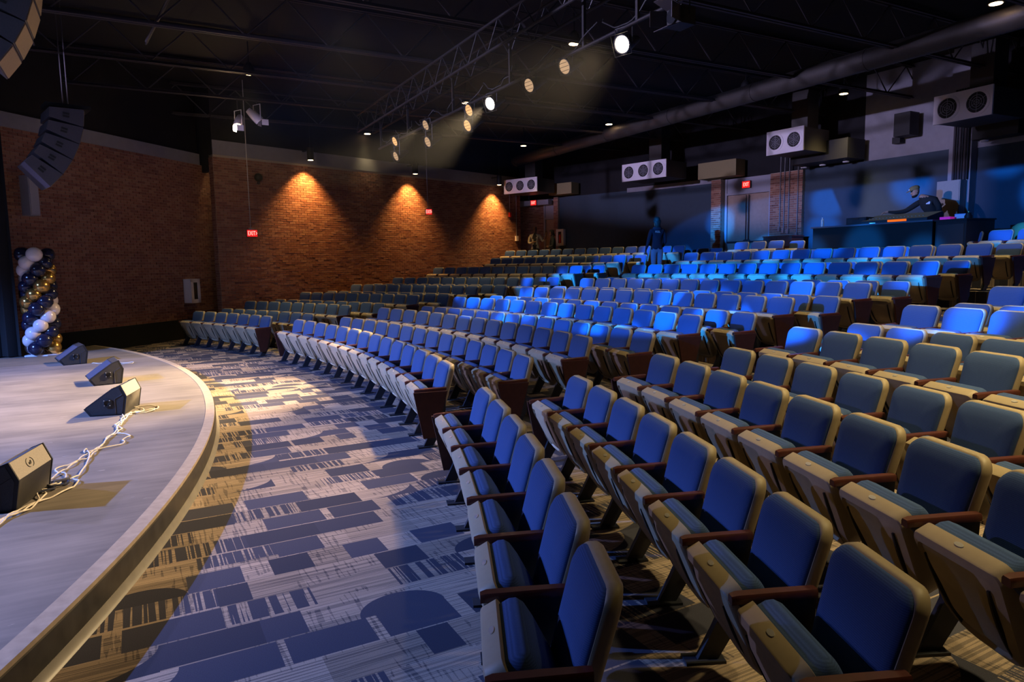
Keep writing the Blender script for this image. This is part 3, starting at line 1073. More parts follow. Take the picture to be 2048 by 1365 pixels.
for v, z, mt, lab, yaw in LAMPS:
    root = empty('stage_lamp', hp(UT - 0.02, v, z), 0, lab, 'stage light', 'stage lamps on the truss')
    ax = (Vector((-UX, -UY, 0)) + Vector((UY, -UX, 0)) * (0.30 if yaw < 0 else 0.14) + Vector((0, 0, -0.42))).normalized()
    q = Matrix((ax.orthogonal().normalized(), Vector(), Vector())).to_3x3()
    MB().lathe([(0.0, -0.34), (0.045, -0.33), (0.06, -0.26), (0.075, -0.20), (0.105, -0.10), (0.115, 0.02), (0.125, 0.03), (0.125, 0.05), (0.110, 0.05), (0.108, 0.03), (0.0, 0.028)],
               (0, 0, 0), 24, ax).build('body', M['black'], root, 40)
    MB().lathe([(0, 0.034), (0.104, 0.034), (0.104, 0.042), (0.06, 0.048), (0, 0.05)], (0, 0, 0), 24, ax).build('lens', M[mt], root, 40)
    e1_ = Vector((0, 0, 1)).cross(ax).normalized()
    mb = MB()
    for k in (-0.055, 0.0, 0.055):
        w_ = math.sqrt(0.104 ** 2 - k * k)
        c_ = ax * 0.055 + ax.cross(e1_) * k
        mb.tube([c_ - e1_ * w_, c_ + e1_ * w_], 0.0035, 4)
    mb.build('lens_bar', M['black'], root)
    up_ = 4.95 - z
    mb = MB()
    for s in (-1, 1):
        a = e1_ * 0.135 * s
        mb.tube([a, a + Vector((0, 0, max(0.12, abs(up_)) * (1 if up_ >= -0.01 else -1)))], 0.010, 5)
    h = max(0.12, abs(up_)) * (1 if up_ >= -0.01 else -1)
    mb.tube([-e1_ * 0.135 + Vector((0, 0, h)), e1_ * 0.135 + Vector((0, 0, h))], 0.010, 5)
    mb.build('yoke', M['black'], root)
    mb = MB()
    c_ = ax * 0.06
    sq = ax.cross(e1_)
    fr = [c_ + e1_ * a + sq * b_ for a, b_ in ((-.135, -.135), (.135, -.135), (.135, .135), (-.135, .135), (-.135, -.135))]
    mb.tube(fr, 0.006, 4)
    mb.build('colour_frame', M['black'], root)
# lamp with barn doors at the pipe end
root = empty('barn_door_lamp', hp(UT - 0.05, -4.05, 4.72), AX, 'unlit square flood lamp with barn doors at the pipe end', 'stage light', 'stage lamps on the truss')
MB().box((0, 0, 0), (0.22, 0.26, 0.20)).build('body', M['black'], root)
for s, nm in ((1, 0.0), (-1, 0.0)):
    MB().box((-0.20, 0, s * 0.13), (0.22, 0.24, 0.008), Matrix.Rotation(s * 0.35, 3, 'Y')).build('barn_door', M['joist'], root)
for s in (1, -1):
    MB().box((-0.20, s * 0.15, 0), (0.22, 0.008, 0.18), Matrix.Rotation(-s * 0.35, 3, 'Z')).build('barn_door', M['joist'], root)
MB().tube([(0, -0.15, 0.0), (0, -0.15, 0.22), (0, 0.15, 0.22), (0, 0.15, 0.0)], 0.010, 5).build('yoke', M['black'], root)
MB().lathe([(0.0, 0), (0.08, 0.0), (0.085, 0.03), (0, 0.03)], (-0.11, 0, 0), 16, (-1, 0, 0)).build('lens', M['glass'], root, 40)

# pair of flood lights hung from a joist near the brick wall
for k, (u, v, z, lit) in enumerate(((19.95, 8.06, 5.42, True), (20.40, 8.06, 5.60, False))):
    root = empty('flood_light', hp(u, v, z), AX + 0.5, ['glowing white par flood light below the joist by the brick wall', 'pale par flood light with an open flap, behind the glowing one'][k],
                 'stage light', 'flood lights under the joist')
    ax = Vector((-0.45, -0.35, -0.75)) if lit else Vector((0.5, -0.3, -0.55))
    MB().lathe([(0, -0.30), (0.07, -0.29), (0.10, -0.15), (0.115, 0.0), (0.115, 0.08), (0.105, 0.08), (0.10, 0.0), (0, -0.01)], (0, 0, 0), 18, ax).build('body', M['white'], root, 40)
    MB().lathe([(0, 0.0), (0.098, 0.0), (0.098, 0.02), (0, 0.03)], (0, 0, 0), 18, ax).build('lens', M['glow_hot' if lit else 'glass'], root, 40)
    for s in (-1, 1):
        MB().box(ax.normalized() * 0.16 + Vector((0, s * 0.11, 0.02)), (0.16, 0.008, 0.14), Matrix.Rotation(0.4 * s, 3, 'Z')).build('flap', M['white'], root)
    MB().tube([(0, -0.13, 0), (0, -0.13, 0.34), (0, 0.13, 0.34), (0, 0.13, 0)], 0.012, 5).build('yoke', M['white'], root)
    MB().tube([(0, 0, 0.34), (0, 0, 6.02 - z)], 0.016, 6).build('hanger', M['joist'], root)
    if lit:
        l = bpy.data.lights.new('flood_light_glow', 'POINT')
        l.energy, l.color, l.shadow_soft_size = 60, (1.0, 0.66, 0.32), 0.06
        o = bpy.data.objects.new('flood_light_glow', l)
        COL.objects.link(o)
        o.location = hp(u, v, z) + ax.normalized() * 0.16

# ------------------------------------------------------------------ air diffusers
def diffuser(th0, th1, z0, z1, n, lab):
    a, b_ = pol(33.5, th0), pol(33.5, th1)
    L = (b_ - a).length
    ex = (b_ - a) / L
    root = empty('air_diffuser', Vector(((a.x + b_.x) / 2, (a.y + b_.y) / 2, (z0 + z1) / 2)), math.atan2(ex.y, ex.x), lab, 'air vent', 'air diffusers over the upper rows')
    h = z1 - z0
    MB().box((0, 0.02, 0), (L, 0.04, h)).build('face_plate', M['white'], root)
    MB().box((0, 0.62, 0), (L * 0.96, 1.18, h * 0.94)).build('duct_box', M['duct'], root)
    MB().box((0, 0.9, 0.66), (0.5, 0.5, 1.5)).build('duct_riser', M['duct'], root)
    r_ = min(L / n * 0.40, h * 0.41)
    for k in range(n):
        x = -L / 2 + L * (k + 0.5) / n
        fr = MB().lathe([(r_ * 0.86, 0.0), (r_ * 1.08, 0.0), (r_ * 1.08, 0.012), (r_ * 0.86, 0.02)], (x, 0.0, 0), 32, (0, -1, 0), True)
        ring = fr.build('grille_frame', M['white'], root, 40)
        MB().lathe([(0, 0.0), (r_ * 0.86, 0.0), (r_ * 0.86, 0.004), (0, 0.004)], (x, -0.001, 0), 32, (0, -1, 0)).build('grille_dark', M['grille'], ring)
        mb = MB()
        for q in (0.22, 0.40, 0.60):
            pr = [(x + r_ * q * cos(2 * pi * i / 28), -0.016, r_ * q * sin(2 * pi * i / 28)) for i in range(29)]
            mb.tube(pr, 0.0065, 4)
        mb.tube([(x, -0.016, -r_ * 0.86), (x, -0.016, r_ * 0.86)], 0.006, 4)
        for ai in (-0.5, 0.5):
            mb.tube([(x + r_ * 0.86 * cos(ai) * s_, -0.014, r_ * 0.86 * sin(ai) * s_) for s_ in (-1, 1)], 0.004, 4)
        mb.build('grille_ring', M['dframe'], ring)
    return root


diffuser(0.9278, 0.8797, 4.645, 5.19, 3, 'white air diffuser panel with three grilles beside the brick wall')
diffuser(0.7651, 0.7115, 4.635, 5.205, 3, 'white air diffuser panel with three grilles before the blue wall')
diffuser(0.6043, 0.5699, 4.815, 5.46, 2, 'white air diffuser panel with two grilles past the double door')
diffuser(0.4686, 0.4311, 4.855, 5.47, 2, 'large white air diffuser panel with two grilles above the grey cabinet')

# tan boards and dark boxes up on the back wall
def back_box(name, th0, th1, z0, z1, r0, r1, m, lab, cat, n=2):
    return sector(r0, r1, z0, z1, th0, th1, n).build(name, m, None, label=lab, cat=cat)


back_box('soffit_board', 0.8935, 0.862, 4.62, 5.05, 34.9, 35.4, M['tan_duct'], 'tan soffit board lit by a downlight in the far corner', 'soffit')
back_box('soffit_board', 0.704, 0.663, 4.60, 5.12, 34.9, 35.4, M['tan_duct'], 'tan soffit board lit above the double exit door', 'soffit')
back_box('header_board', 0.945, 0.9005, 4.30, 4.50, 35.2, 35.45, M['dframe'], 'pale header strip behind the red exit sign of the alcove', 'header')
bx = back_box('ceiling_box', 0.603, 0.553, 4.62, 5.15, 34.6, 35.4, M['black'], 'long black box on the back wall above the blue panel', 'box')
back_box('cable_tray', 0.524, 0.512, 5.02, 5.6, 35.0, 35.4, M['black'], 'black tray hanging at the grey wall beside the largest diffuser', 'tray')
back_box('wall_box', 0.530, 0.524, 4.90, 5.06, 35.3, 35.48, M['black'], 'small black box on the grey upper wall', 'box')
back_box('wall_box', 0.4685, 0.44, 4.62, 5.1, 35.0, 35.45, M['black'], 'black box over the blue panel at the camera end of the back wall', 'box')
for k, th in enumerate((0.600, 0.583, 0.563, 0.462)):
    MB().lathe([(0, 0), (0.08, 0), (0.09, 0.03), (0, 0.05)], pol(35.1, th, 4.56), 14).build('picture_light', M['white'], None, 40,
        label=['small pale light under the long black box, first from the door', 'small pale light under the long black box, middle one', 'small pale light under the long black box, third from the door',
               'small pale light under the black box past the grey column'][k], cat='light', group='small lights on the back wall')

# column with conduits and cabinet
for k in range(6):
    th = 0.4828 - 0.0018 * k
    mb = MB()
    mb.tube([pol(35.19, th, 3.75), pol(35.19, th, 5.9)], 0.022 if k % 2 else 0.030, 8)
    mb.build('conduit', M['steel'] if k % 2 else M['joist'], None, 40, label=f'vertical conduit on the grey column, {ORD[k + 1]} counted from the desk side', cat='conduit', group='conduits on the column')
cb = MB().box((0, 0, 0), (0.24, 0.56, 1.08)).build('electrical_cabinet', mat('grey_cabinet_paint', (0.30, 0.285, 0.27), 0.6, noise=0.1), None,
                                                 label='grey electrical cabinet on the column behind the mixing desk', cat='cabinet')
cb.location, cb.rotation_euler = pol(35.1, 0.4820, 3.20), (0, 0, 0.4820)
MB().box((-0.125, 0, 0), (0.012, 0.52, 1.03)).build('cabinet_door', cb.data.materials[0], cb)
MB().lathe([(0, 0), (0.03, 0), (0.03, 0.02), (0, 0.02)], (-0.131, 0.12, -0.02), 12, (-1, 0, 0)).build('lock', M['black'], cb, 40)
for k, (th, z0_) in enumerate(((0.6262, 2.9), (0.6222, 2.85), (0.6178, 2.82), (0.6095, 2.7))):
    c_ = MB().tube([pol(RBACK - 0.16, th, z0_), pol(RBACK - 0.16, th, 5.4)], 0.016, 8).build(
        'conduit', M['alum'], None, 40, label=f'thin pale conduit on the brick beside the double door, {ORD[k + 1]} from the door', cat='conduit', group='conduits by the door')
    MB().box(pol(RBACK - 0.17, th, z0_ - 0.06), (0.07, 0.07, 0.14), Matrix.Rotation(th, 3, 'Z')).build('outlet_box', M['alum'], c_)
th = 0.613
rk = MB().box((0, 0, 0.5), (0.6, 0.95, 1.0)).build('dark_rack', M['panel_wood'], None, label='dark brown cabinet against the brick beside the double door', cat='cabinet')
rk.location, rk.rotation_euler = pol(34.85, th, ZB), (0, 0, th)
MB().box((-0.31, 0.235, 0.5), (0.02, 0.44, 0.92)).build('cabinet_door', M['panel_wood'], rk)
MB().box((-0.31, -0.235, 0.5), (0.02, 0.44, 0.92)).build('cabinet_door', M['panel_wood'], rk)
MB().box((0, 0, 1.01), (0.64, 0.99, 0.03)).build('top', M['wood'], rk)


# ------------------------------------------------------------------ exit signs
def text(body, size, parent, loc, rot, m, name='lettering'):
    cu = bpy.data.curves.new(name, 'FONT')
    cu.body, cu.size, cu.align_x, cu.align_y, cu.extrude = body, size, 'CENTER', 'CENTER', 0.002
    o = bpy.data.objects.new(name, cu)
    COL.objects.link(o)
    dg = bpy.context.evaluated_depsgraph_get()
    me = bpy.data.meshes.new_from_object(o.evaluated_get(dg))
    bpy.data.objects.remove(o)
    me.materials.clear()
    me.materials.append(m)
    o = bpy.data.objects.new(name, me)
    COL.objects.link(o)
    o.parent = parent
    o.location, o.rotation_euler = loc, rot
    return o


def exit_sign(loc, rotz, lab, arrow, stem_top=None, w=0.30, h=0.19):
    """Local -y is the lettered face."""
    root = empty('exit_sign', loc, rotz, lab, 'exit sign', 'lit exit signs')
    MB().box((0, 0, 0), (w, 0.05, h)).build('housing', M['exitbox'], root)
    MB().box((0, -0.027, 0), (w - 0.02, 0.004, h - 0.02)).build('face', M['exitred'], root)
    t_ = text('EXIT', 0.165, root, (-0.015 if arrow else 0, -0.031, -0.002), (pi / 2, 0, 0), M['exitlet'])
    t_.scale = (0.62, 1, 1)
    if arrow:
        MB().tube([(w / 2 - 0.045, -0.031, 0.035), (w / 2 - 0.018, -0.031, 0), (w / 2 - 0.045, -0.031, -0.035)], 0.007, 4).build('arrow', M['exitlet'], root)
    if stem_top:
        MB().tube([(-0.03, 0, h / 2), (-0.03, 0, stem_top)], 0.011, 6).build('stem', M['dframe'], root)
        MB().box((-0.03, 0, h / 2 + 0.012), (0.10, 0.06, 0.024)).build('canopy', M['dframe'], root)
    return root


def face(p):                                            # turn so that local -y looks at the camera
    return math.atan2(p.y, p.x) - pi / 2


p = Vector((-7.06, 19.05, 2.84))
exit_sign(p, face(p) + 0.25, 'lit red exit sign with an arrow, hung before the brick wall nearer the stage', True, 4.05, 0.29, 0.20)
p = Vector((-2.78, 23.9, 3.72))
exit_sign(p, face(p) + 0.45, 'lit red exit sign with an arrow, hung on a rod between two wall lights', True, 3.17, 0.24, 0.20)
p = pol(35.172, 0.9205, 4.40)
exit_sign(p, 0.9205 - pi / 2, 'lit red exit sign over the alcove in the far corner', False, None, 0.30, 0.22)
p = pol(35.43, 0.6618, 4.33)
exit_sign(p, 0.6618 - pi / 2, 'lit red exit sign above the double door', False, None, 0.30, 0.23)

# ------------------------------------------------------------------ things on the brick walls
def on_wall(a, ex, n, s, off, z):
    q = a + ex * s + n * off
    return Vector((q.x, q.y, z))


def extinguisher(loc, rotz, lab, w=0.36, h=0.66, d=0.24):
    """Local -y is the front."""
    root = empty('extinguisher_cabinet', loc, rotz, lab, 'cabinet')
    mb = MB()
    for c_, s_ in (((0, -0.01, 0), (w, 0.02, h)), ((-w / 2 + 0.01, -d / 2, 0), (0.02, d, h)), ((w / 2 - 0.01, -d / 2, 0), (0.02, d, h)),
                   ((0, -d / 2, h / 2 - 0.01), (w, d, 0.02)), ((0, -d / 2, -h / 2 + 0.01), (w, d, 0.02))):
        mb.box(c_, s_)
    mb.build('cabinet_body', M['white'], root)
    mb = MB()
    for c_, s_ in (((-w / 2 + 0.05, -d, 0), (0.10, 0.02, h)), ((w / 2 - 0.05, -d, 0), (0.10, 0.02, h)), ((0, -d, h / 2 - 0.05), (w, 0.02, 0.10)), ((0, -d, -h / 2 + 0.05), (w, 0.02, 0.10))):
        mb.box(c_, s_)
    dr = mb.build('cabinet_door', M['white'], root)
    MB().box((0, -d + 0.004, 0), (w - 0.19, 0.004, h - 0.19)).build('pane', M['glass'], dr)
    MB().lathe([(0, -0.24), (0.065, -0.24), (0.07, -0.2), (0.07, 0.08), (0.03, 0.14), (0.02, 0.2), (0.04, 0.21), (0, 0.23)], (0, -0.11, 0), 14).build('extinguisher', M['red'], root, 50)
    return root


e1w = math.atan2(e1.y, e1.x)
extinguisher(on_wall(W1A, e1, n1, 8.40, 0.02, 1.30), e1w, 'white extinguisher cabinet with a dark window on the brick wall by the stage')
extinguisher(pol(RBACK - 0.06, 0.8862, 2.95), 0.8862 - pi / 2, 'white framed extinguisher cabinet at the back wall beside the far door', 0.36, 0.66, 0.16)
q = on_wall(W2A, e2, n2, 1.28, 0.015, 4.50)
sp = MB().lathe([(0, 0), (0.11, 0), (0.12, 0.05), (0.10, 0.10), (0.06, 0.13), (0, 0.14)], q, 18, n2).build('alarm_bell', M['black'], None, 40, label='round black alarm bell high on the brick wall', cat='bell')
MB().box(q + Vector((0, 0, -0.15)) + n2 * 0.03, (0.06, 0.05, 0.06), Matrix.Rotation(math.atan2(e2.y, e2.x), 3, 'Z')).build('bell_box', M['joist'], sp)
cd = MB().tube([on_wall(W2A, e2, n2, 12.1, 0.04, 4.0), on_wall(W2A, e2, n2, 12.1, 0.04, 4.75)], 0.014, 6).build('fire_alarm', M['alum'], None, 40, label='red fire alarm device below a thin conduit at the end of the brick wall', cat='alarm')
MB().box(on_wall(W2A, e2, n2, 12.1, 0.05, 3.9), (0.10, 0.07, 0.18), Matrix.Rotation(math.atan2(e2.y, e2.x), 3, 'Z')).build('alarm_body', M['red'], cd)
cd = MB().tube([on_wall(W2A, e2, n2, 12.5, 0.04, 3.05), on_wall(W2A, e2, n2, 12.5, 0.04, 4.7)], 0.014, 6).build('switch_box', M['alum'], None, 40, label='white switch box under a long conduit at the end of the brick wall', cat='switch')
MB().box(on_wall(W2A, e2, n2, 12.5, 0.05, 2.95), (0.14, 0.07, 0.20), Matrix.Rotation(math.atan2(e2.y, e2.x), 3, 'Z')).build('box_body', M['white'], cd)

# ------------------------------------------------------------------ stage monitors
def wedge(loc, rotz, lab, logo=False):
    """Local x along the side profile (grille towards -x), y across the cabinet, near side at y = 0."""
    root = empty('stage_monitor', loc, rotz, lab, 'speaker', 'wedge monitors on the stage')
    prof = [(0.0, 0.0), (0.35, 0.0), (0.385, 0.215), (0.33, 0.345), (0.25, 0.315), (-0.06, 0.09)]
    wd = 0.58
    mb = MB()
    mb.prism(prof, lambda x, z: (x, 0.012, z), lambda x, z: (x, wd - 0.012, z))
    mb.build('cabinet', M['speaker'], root)
    cx, cz = 0.17, 0.15
    for y0, y1 in ((0.0, 0.014), (wd - 0.014, wd)):
        po = [(cx + (x - cx) * 1.03, max(0.0, cz + (z - cz) * 1.03)) for x, z in prof]
        MB().prism(po, lambda x, z: (x, y0, z), lambda x, z: (x, y1, z)).build('side_rim', M['black'], root)
    ins = [(cx + (x - cx) * 0.90, cz + (z - cz) * 0.90) for x, z in prof]
    MB().prism(ins, lambda x, z: (x, -0.003, z), lambda x, z: (x, 0.004, z)).build('side_panel', M['speaker'], root)
    ring = MB().lathe([(0.030, 0), (0.052, 0), (0.052, 0.010), (0.030, 0.014)], (0.185, -0.003, 0.15), 20, (0, -1, 0), True).build('pole_cup', M['black'], root, 40)
    MB().lathe([(0, 0), (0.030, 0), (0.030, 0.004), (0, 0.004)], (0.185, -0.003, 0.15), 16, (0, -1, 0)).build('cup_bottom', M['groove'], ring)
    for k in range(4):
        a = pi / 4 + pi / 2 * k
        MB().lathe([(0, 0), (0.006, 0), (0.004, 0.004), (0, 0.004)], (0.185 + 0.041 * cos(a), -0.014, 0.15 + 0.041 * sin(a)), 8, (0, -1, 0)).build('screw', M['plate'], ring)
    MB().tube([(0.265, -0.005, 0.02), (0.265, -0.005, 0.19), (0.345, -0.005, 0.24)], 0.003, 4).build('panel_seam', M['joist'], root)
    # grille on the sloping face and the worn top plate
    def on_face(a, b_, k0, k1, y0, y1, off, th):
        a, b_ = Vector((a[0], 0, a[1])), Vector((b_[0], 0, b_[1]))
        d_ = b_ - a
        n_ = Vector((-d_.z, 0, d_.x)).normalized()
        if n_.z < 0:
            n_ = -n_
        p = [a + d_ * k0, a + d_ * k1]
        mb = MB()
        lo = [Vector((q.x, y, q.z)) + n_ * off for q, y in ((p[0], y0), (p[1], y0), (p[1], y1), (p[0], y1))]
        mb.rings([lo, [q + n_ * th for q in lo]])
        return mb, n_
    g_, _n = on_face(prof[5], prof[4], 0.03, 0.97, 0.03, wd - 0.03, 0.0, 0.008)
    g_.build('grille', M['array'], root)
    g_, n_ = on_face(prof[3], prof[2], 0.02, 0.98, 0.02, wd - 0.02, 0.0, 0.003)
    g_.build('back_plate', M['speaker_top'], root)
    g_, n_ = on_face(prof[2], prof[1], 0.02, 0.98, 0.02, wd - 0.02, 0.0, 0.003)
    g_.build('rear_plate', mat('dusty_speaker_back', (0.16, 0.145, 0.125), 0.6, noise=0.3, nscale=90), root)
    if logo:
        a, b_ = Vector((prof[3][0], 0, prof[3][1])), Vector((prof[2][0], 0, prof[2][1]))
        d_ = (b_ - a).normalized()
        n_ = Vector((-d_.z, 0, d_.x))
        n_ = n_ if n_.x > 0 else -n_
        c_ = (a + b_) / 2 + Vector((0, wd * 0.45, 0)) + n_ * 0.0055
        mb = MB()
        for r_, s_, e_ in ((0.036, 0.3, 2.6), (0.036, 3.4, 5.9)):
            mb.tube([c_ + d_ * r_ * cos(s_ + (e_ - s_) * k / 10) + Vector((0, 1, 0)) * 1.5 * r_ * sin(s_ + (e_ - s_) * k / 10) for k in range(11)], 0.0022, 4)
        mb.tube([c_ + d_ * 0.014 * cos(k * 0.9) + Vector((0, 1, 0)) * (0.018 * sin(k * 0.6)) for k in range(10)], 0.002, 4)
        mb.build('crest_mark', M['black'], root)
    return root


wedge(Vector((-7.996, 12.17, STAGE_Z)), R(40), 'black wedge monitor at the far edge of the stage in front of the balloons')
wedge(Vector((-6.09, 9.906, STAGE_Z)), R(36), 'black wedge monitor, middle one with its blue lit grille turned to the stage')
wedge(Vector((-4.852, 7.773, STAGE_Z)), R(13), 'black wedge monitor beside the loop of pale cables')
wedge(Vector((-3.828, 4.574, STAGE_Z)), R(13.5), 'black wedge monitor with a crest on its worn back, cut by the frame edge', True)

# ------------------------------------------------------------------ pale cables along the stage
def spline(pts, n=8):
    out = []
    P_ = [Vector((*p, 0)) if len(p) == 2 else Vector(p) for p in pts]
    for i in range(len(P_) - 1):
        a, b_, c_, d_ = P_[max(i - 1, 0)], P_[i], P_[i + 1], P_[min(i + 2, len(P_) - 1)]
        for k in range(n):
            t_ = k / n
            out.append(0.5 * ((2 * b_) + (c_ - a) * t_ + (2 * a - 5 * b_ + 4 * c_ - d_) * t_ ** 2 + (3 * b_ - a - 3 * c_ + d_) * t_ ** 3))
    return out + [P_[-1]]


def stage_cable(pts, lab, r_=0.0062, mt='cablew'):
    q = [Vector((p.x, p.y, STAGE_Z + r_ + 0.012 * abs(sin(i * 0.37)))) for i, p in enumerate(spline(pts))]
    return MB().tube(q, r_, 6).build('stage_cable', M[mt], None, 60, label=lab, cat='cable', group='cables on the stage')


stage_cable([(-3.30, 3.9), (-3.43, 4.40), (-3.42, 4.60), (-3.44, 4.78), (-3.50, 5.00), (-3.62, 5.12), (-3.58, 5.24), (-3.54, 5.40), (-3.60, 5.60), (-3.76, 5.95), (-3.82, 6.10), (-3.90, 6.35),
             (-4.00, 6.62), (-4.14, 7.05), (-4.24, 7.25), (-4.30, 7.45), (-4.36, 7.62), (-4.50, 7.98)], 'pale cable running the whole stage edge from the front monitor to the next')
stage_cable([(-3.36, 3.95), (-3.46, 4.42), (-3.40, 4.66), (-3.46, 4.86), (-3.58, 5.02), (-3.70, 5.32), (-3.76, 5.58), (-3.80, 5.80), (-3.86, 6.02), (-3.90, 6.30), (-3.95, 6.50), (-4.05, 6.72),
             (-4.07, 6.95), (-4.20, 7.15), (-4.26, 7.36), (-4.40, 7.60), (-4.42, 7.85)], 'pale cable lying inside the bundle on the stage, nearer the monitors')
stage_cable([(-3.33, 3.85), (-3.40, 4.38), (-3.47, 4.62), (-3.42, 4.88), (-3.40, 5.12), (-3.46, 5.32), (-3.60, 5.36), (-3.72, 5.26), (-3.62, 5.10), (-3.55, 5.22), (-3.66, 5.48), (-3.84, 5.62),
             (-3.82, 5.86), (-3.80, 6.02), (-3.98, 6.28), (-3.92, 6.18), (-3.76, 6.48), (-3.84, 6.62), (-3.86, 6.80), (-4.06, 6.92), (-4.12, 7.12), (-4.30, 7.30), (-4.34, 7.55), (-4.50, 7.80)],
            'pale cable that loops out over the stage between two monitors')
stage_cable([(-4.48, 7.82), (-4.38, 8.02), (-4.50, 8.18), (-4.62, 8.25), (-4.40, 8.30), (-4.28, 8.18), (-4.33, 8.06), (-4.44, 7.96), (-4.36, 7.90), (-4.26, 8.02), (-4.30, 8.12)], 'coil of pale cable beside the third monitor')
stage_cable([(-3.58, 5.00), (-3.52, 5.12), (-3.64, 5.20), (-3.60, 5.32), (-3.50, 5.26), (-3.56, 5.14), (-3.68, 5.14)], 'short dark blue cable tangled behind the front monitor', 0.009, 'navy_cloth')
stage_cable([(-7.62, 12.38), (-7.45, 12.30), (-7.25, 12.42), (-7.05, 12.20), (-6.85, 12.25), (-6.9, 12.4), (-7.2, 12.3)], 'pale cable trailing from the monitor by the balloons')
mb = MB()
mb.lathe([(0, 0), (0.017, 0), (0.017, 0.09), (0.012, 0.11), (0, 0.11)], (-3.60, 5.24, STAGE_Z + 0.024), 10, (0.7, 0.6, 0.05))
mb.build('cable_plug', M['alum'], None, 40, label='metal cable plug lying in the cable tangle', cat='plug')

# ------------------------------------------------------------------ balloon column
bc = empty('balloon_column', (-9.45, 13.81, STAGE_Z), 0, 'spiral column of white, gold and navy balloons at the stage corner', 'balloons')
random.seed(5)
vv = Vector((-9.8, 14.22, 0)).normalized()
side = Vector((vv.y, -vv.x, 0))
bm_ = {}
for key in ('bal_white', 'bal_gold', 'bal_navy'):
    bm_[key] = MB().lathe([(0.0, -0.155), (0.020, -0.15), (0.035, -0.146), (0.05, -0.140), (0.085, -0.115), (0.118, -0.075), (0.136, -0.03), (0.141, 0.015),
                           (0.134, 0.06), (0.113, 0.10), (0.078, 0.128), (0.038, 0.143), (0.0, 0.147)], (0, 0, 0), 20).mesh('balloon', M[key], 80)
for L_ in range(13):
    for k, key in enumerate(('bal_white', 'bal_navy', 'bal_gold', 'bal_navy')):
        ph = R(4 + 40 * L_) + k * pi / 2                 # 0 = towards the camera, grows to the camera's left
        off = (-vv * cos(ph) - side * sin(ph)) * 0.205
        o = bpy.data.objects.new('balloon', bm_[key])
        COL.objects.link(o)
        o.parent = bc
        zz = 2.06 - 0.158 * L_ + random.uniform(-.012, .012)
        o.location = off * 0.97 + Vector((0, 0, zz * 0.975))
        q = Vector((off.x, off.y, random.uniform(-.02, .02)))
        o.rotation_mode = 'QUATERNION'
        o.rotation_quaternion = q.to_track_quat('Z', 'Y')
        s_ = random.uniform(0.93, 1.05)
        o.scale = (s_, s_, s_)
MB().tube([(0, 0, 0.02), (0, 0, 2.1)], 0.016, 8).build('pole', M['alum'], bc, 40)
MB().box((0, 0, 0.012), (0.55, 0.42, 0.024), Matrix.Rotation(0.3, 3, 'Z')).build('base_plate', M['white'], bc)
MB().box((0.32, -0.10, 0.012), (0.30, 0.05, 0.02), Matrix.Rotation(0.35, 3, 'Z')).build('base_foot', M['tan'], bc)

# ------------------------------------------------------------------ stage drape at the left edge
mb = MB()
n = 60
a, b_ = Vector((-9.72, 13.55, 0)), Vector((-13.5, 12.3, 0))
d_ = (b_ - a)
nn_ = Vector((d_.y, -d_.x, 0)).normalized()
rs = []
for z in (STAGE_Z + 0.02, 2.5, 5.35):
    ring = []
    for k in range(n + 1):
        ring.append(a + d_ * (k / n) + nn_ * (0.06 * sin(k * 1.7)) + Vector((0, 0, z)))
    for k in range(n, -1, -1):
        ring.append(a + d_ * (k / n) + nn_ * (0.06 * sin(k * 1.7) - 0.012) + Vector((0, 0, z)))
    rs.append(ring)
mb.rings(rs)
mb.build('stage_drape', M['drape'], None, 60, label='black pleated stage drape at the frame edge behind the balloons', cat='curtain')
px = MB().box((0, 0, 0), (0.22, 0.22, 0.80)).build('column_loudspeaker', M['concrete'], None, label='grey slim column loudspeaker on the brick wall under the hanging line array', cat='speaker')
px.location, px.rotation_euler = (-9.75, 14.25, 3.42), (0, 0, e1w)
MB().box((0.0, -0.115, 0), (0.18, 0.012, 0.74)).build('grille', M['dframe'], px)


# ------------------------------------------------------------------ hung line arrays
def line_array(u, v, ztop, yaw, n, lab, curve=8.0, tilt0=0.0):
    root = empty('line_array', hp(u, v, ztop), AX + yaw, lab, 'speaker', 'hung line arrays')
    MB().box((-0.2, 0, 0.07), (0.7, 0.5, 0.06)).build('fly_frame', M['black'], root)
    for s in (-0.2, 0.2):
        MB().tube([(-0.2, s, 0.08), (-0.2, s, 6.8 - ztop)], 0.010, 5).build('chain', M['joist'], root)
    p = Vector((0.0, 0, 0))                 # top front corner of the box
    ang = R(tilt0)
    for k in range(n):
        q = Matrix.Rotation(ang, 3, 'Y')
        h, w, d_ = 0.30, 0.80, 0.52
        pf = [(0, 0, 0), (0, 0, -h), (-d_, 0, -h * 0.78), (-d_, 0, -h * 0.22)]
        mb = MB()
        mb.prism([(a_[0], a_[2]) for a_ in pf], lambda x, z: p + q @ Vector((x, -w / 2, z)), lambda x, z: p + q @ Vector((x, w / 2, z)))
        bx_ = mb.build('array_box', M['array'], root)
        mb = MB()
        mb.prism([(0.004, -0.02), (0.012, -0.02), (0.012, -h + 0.02), (0.004, -h + 0.02)], lambda x, z: p + q @ Vector((x, -w / 2 + 0.02, z)), lambda x, z: p + q @ Vector((x, w / 2 - 0.02, z)))
        mb.build('grille', M['arrayg'], bx_)
        for s in (-1, 1):
            mb = MB()
            mb.box((0, 0, 0), (0.10, 0.006, 0.035))
            mb.box((0, 0, -0.05), (0.10, 0.006, 0.035))
            mb.v = [tuple(p + q @ (Vector(c_) + Vector((-0.27, s * (w / 2 + 0.002), -h * 0.42)))) for c_ in mb.v]
            mb.build('side_handle', M['grille'], bx_)
        p = p + q @ Vector((0, 0, -h - 0.012))
        ang += R(curve)
    return root


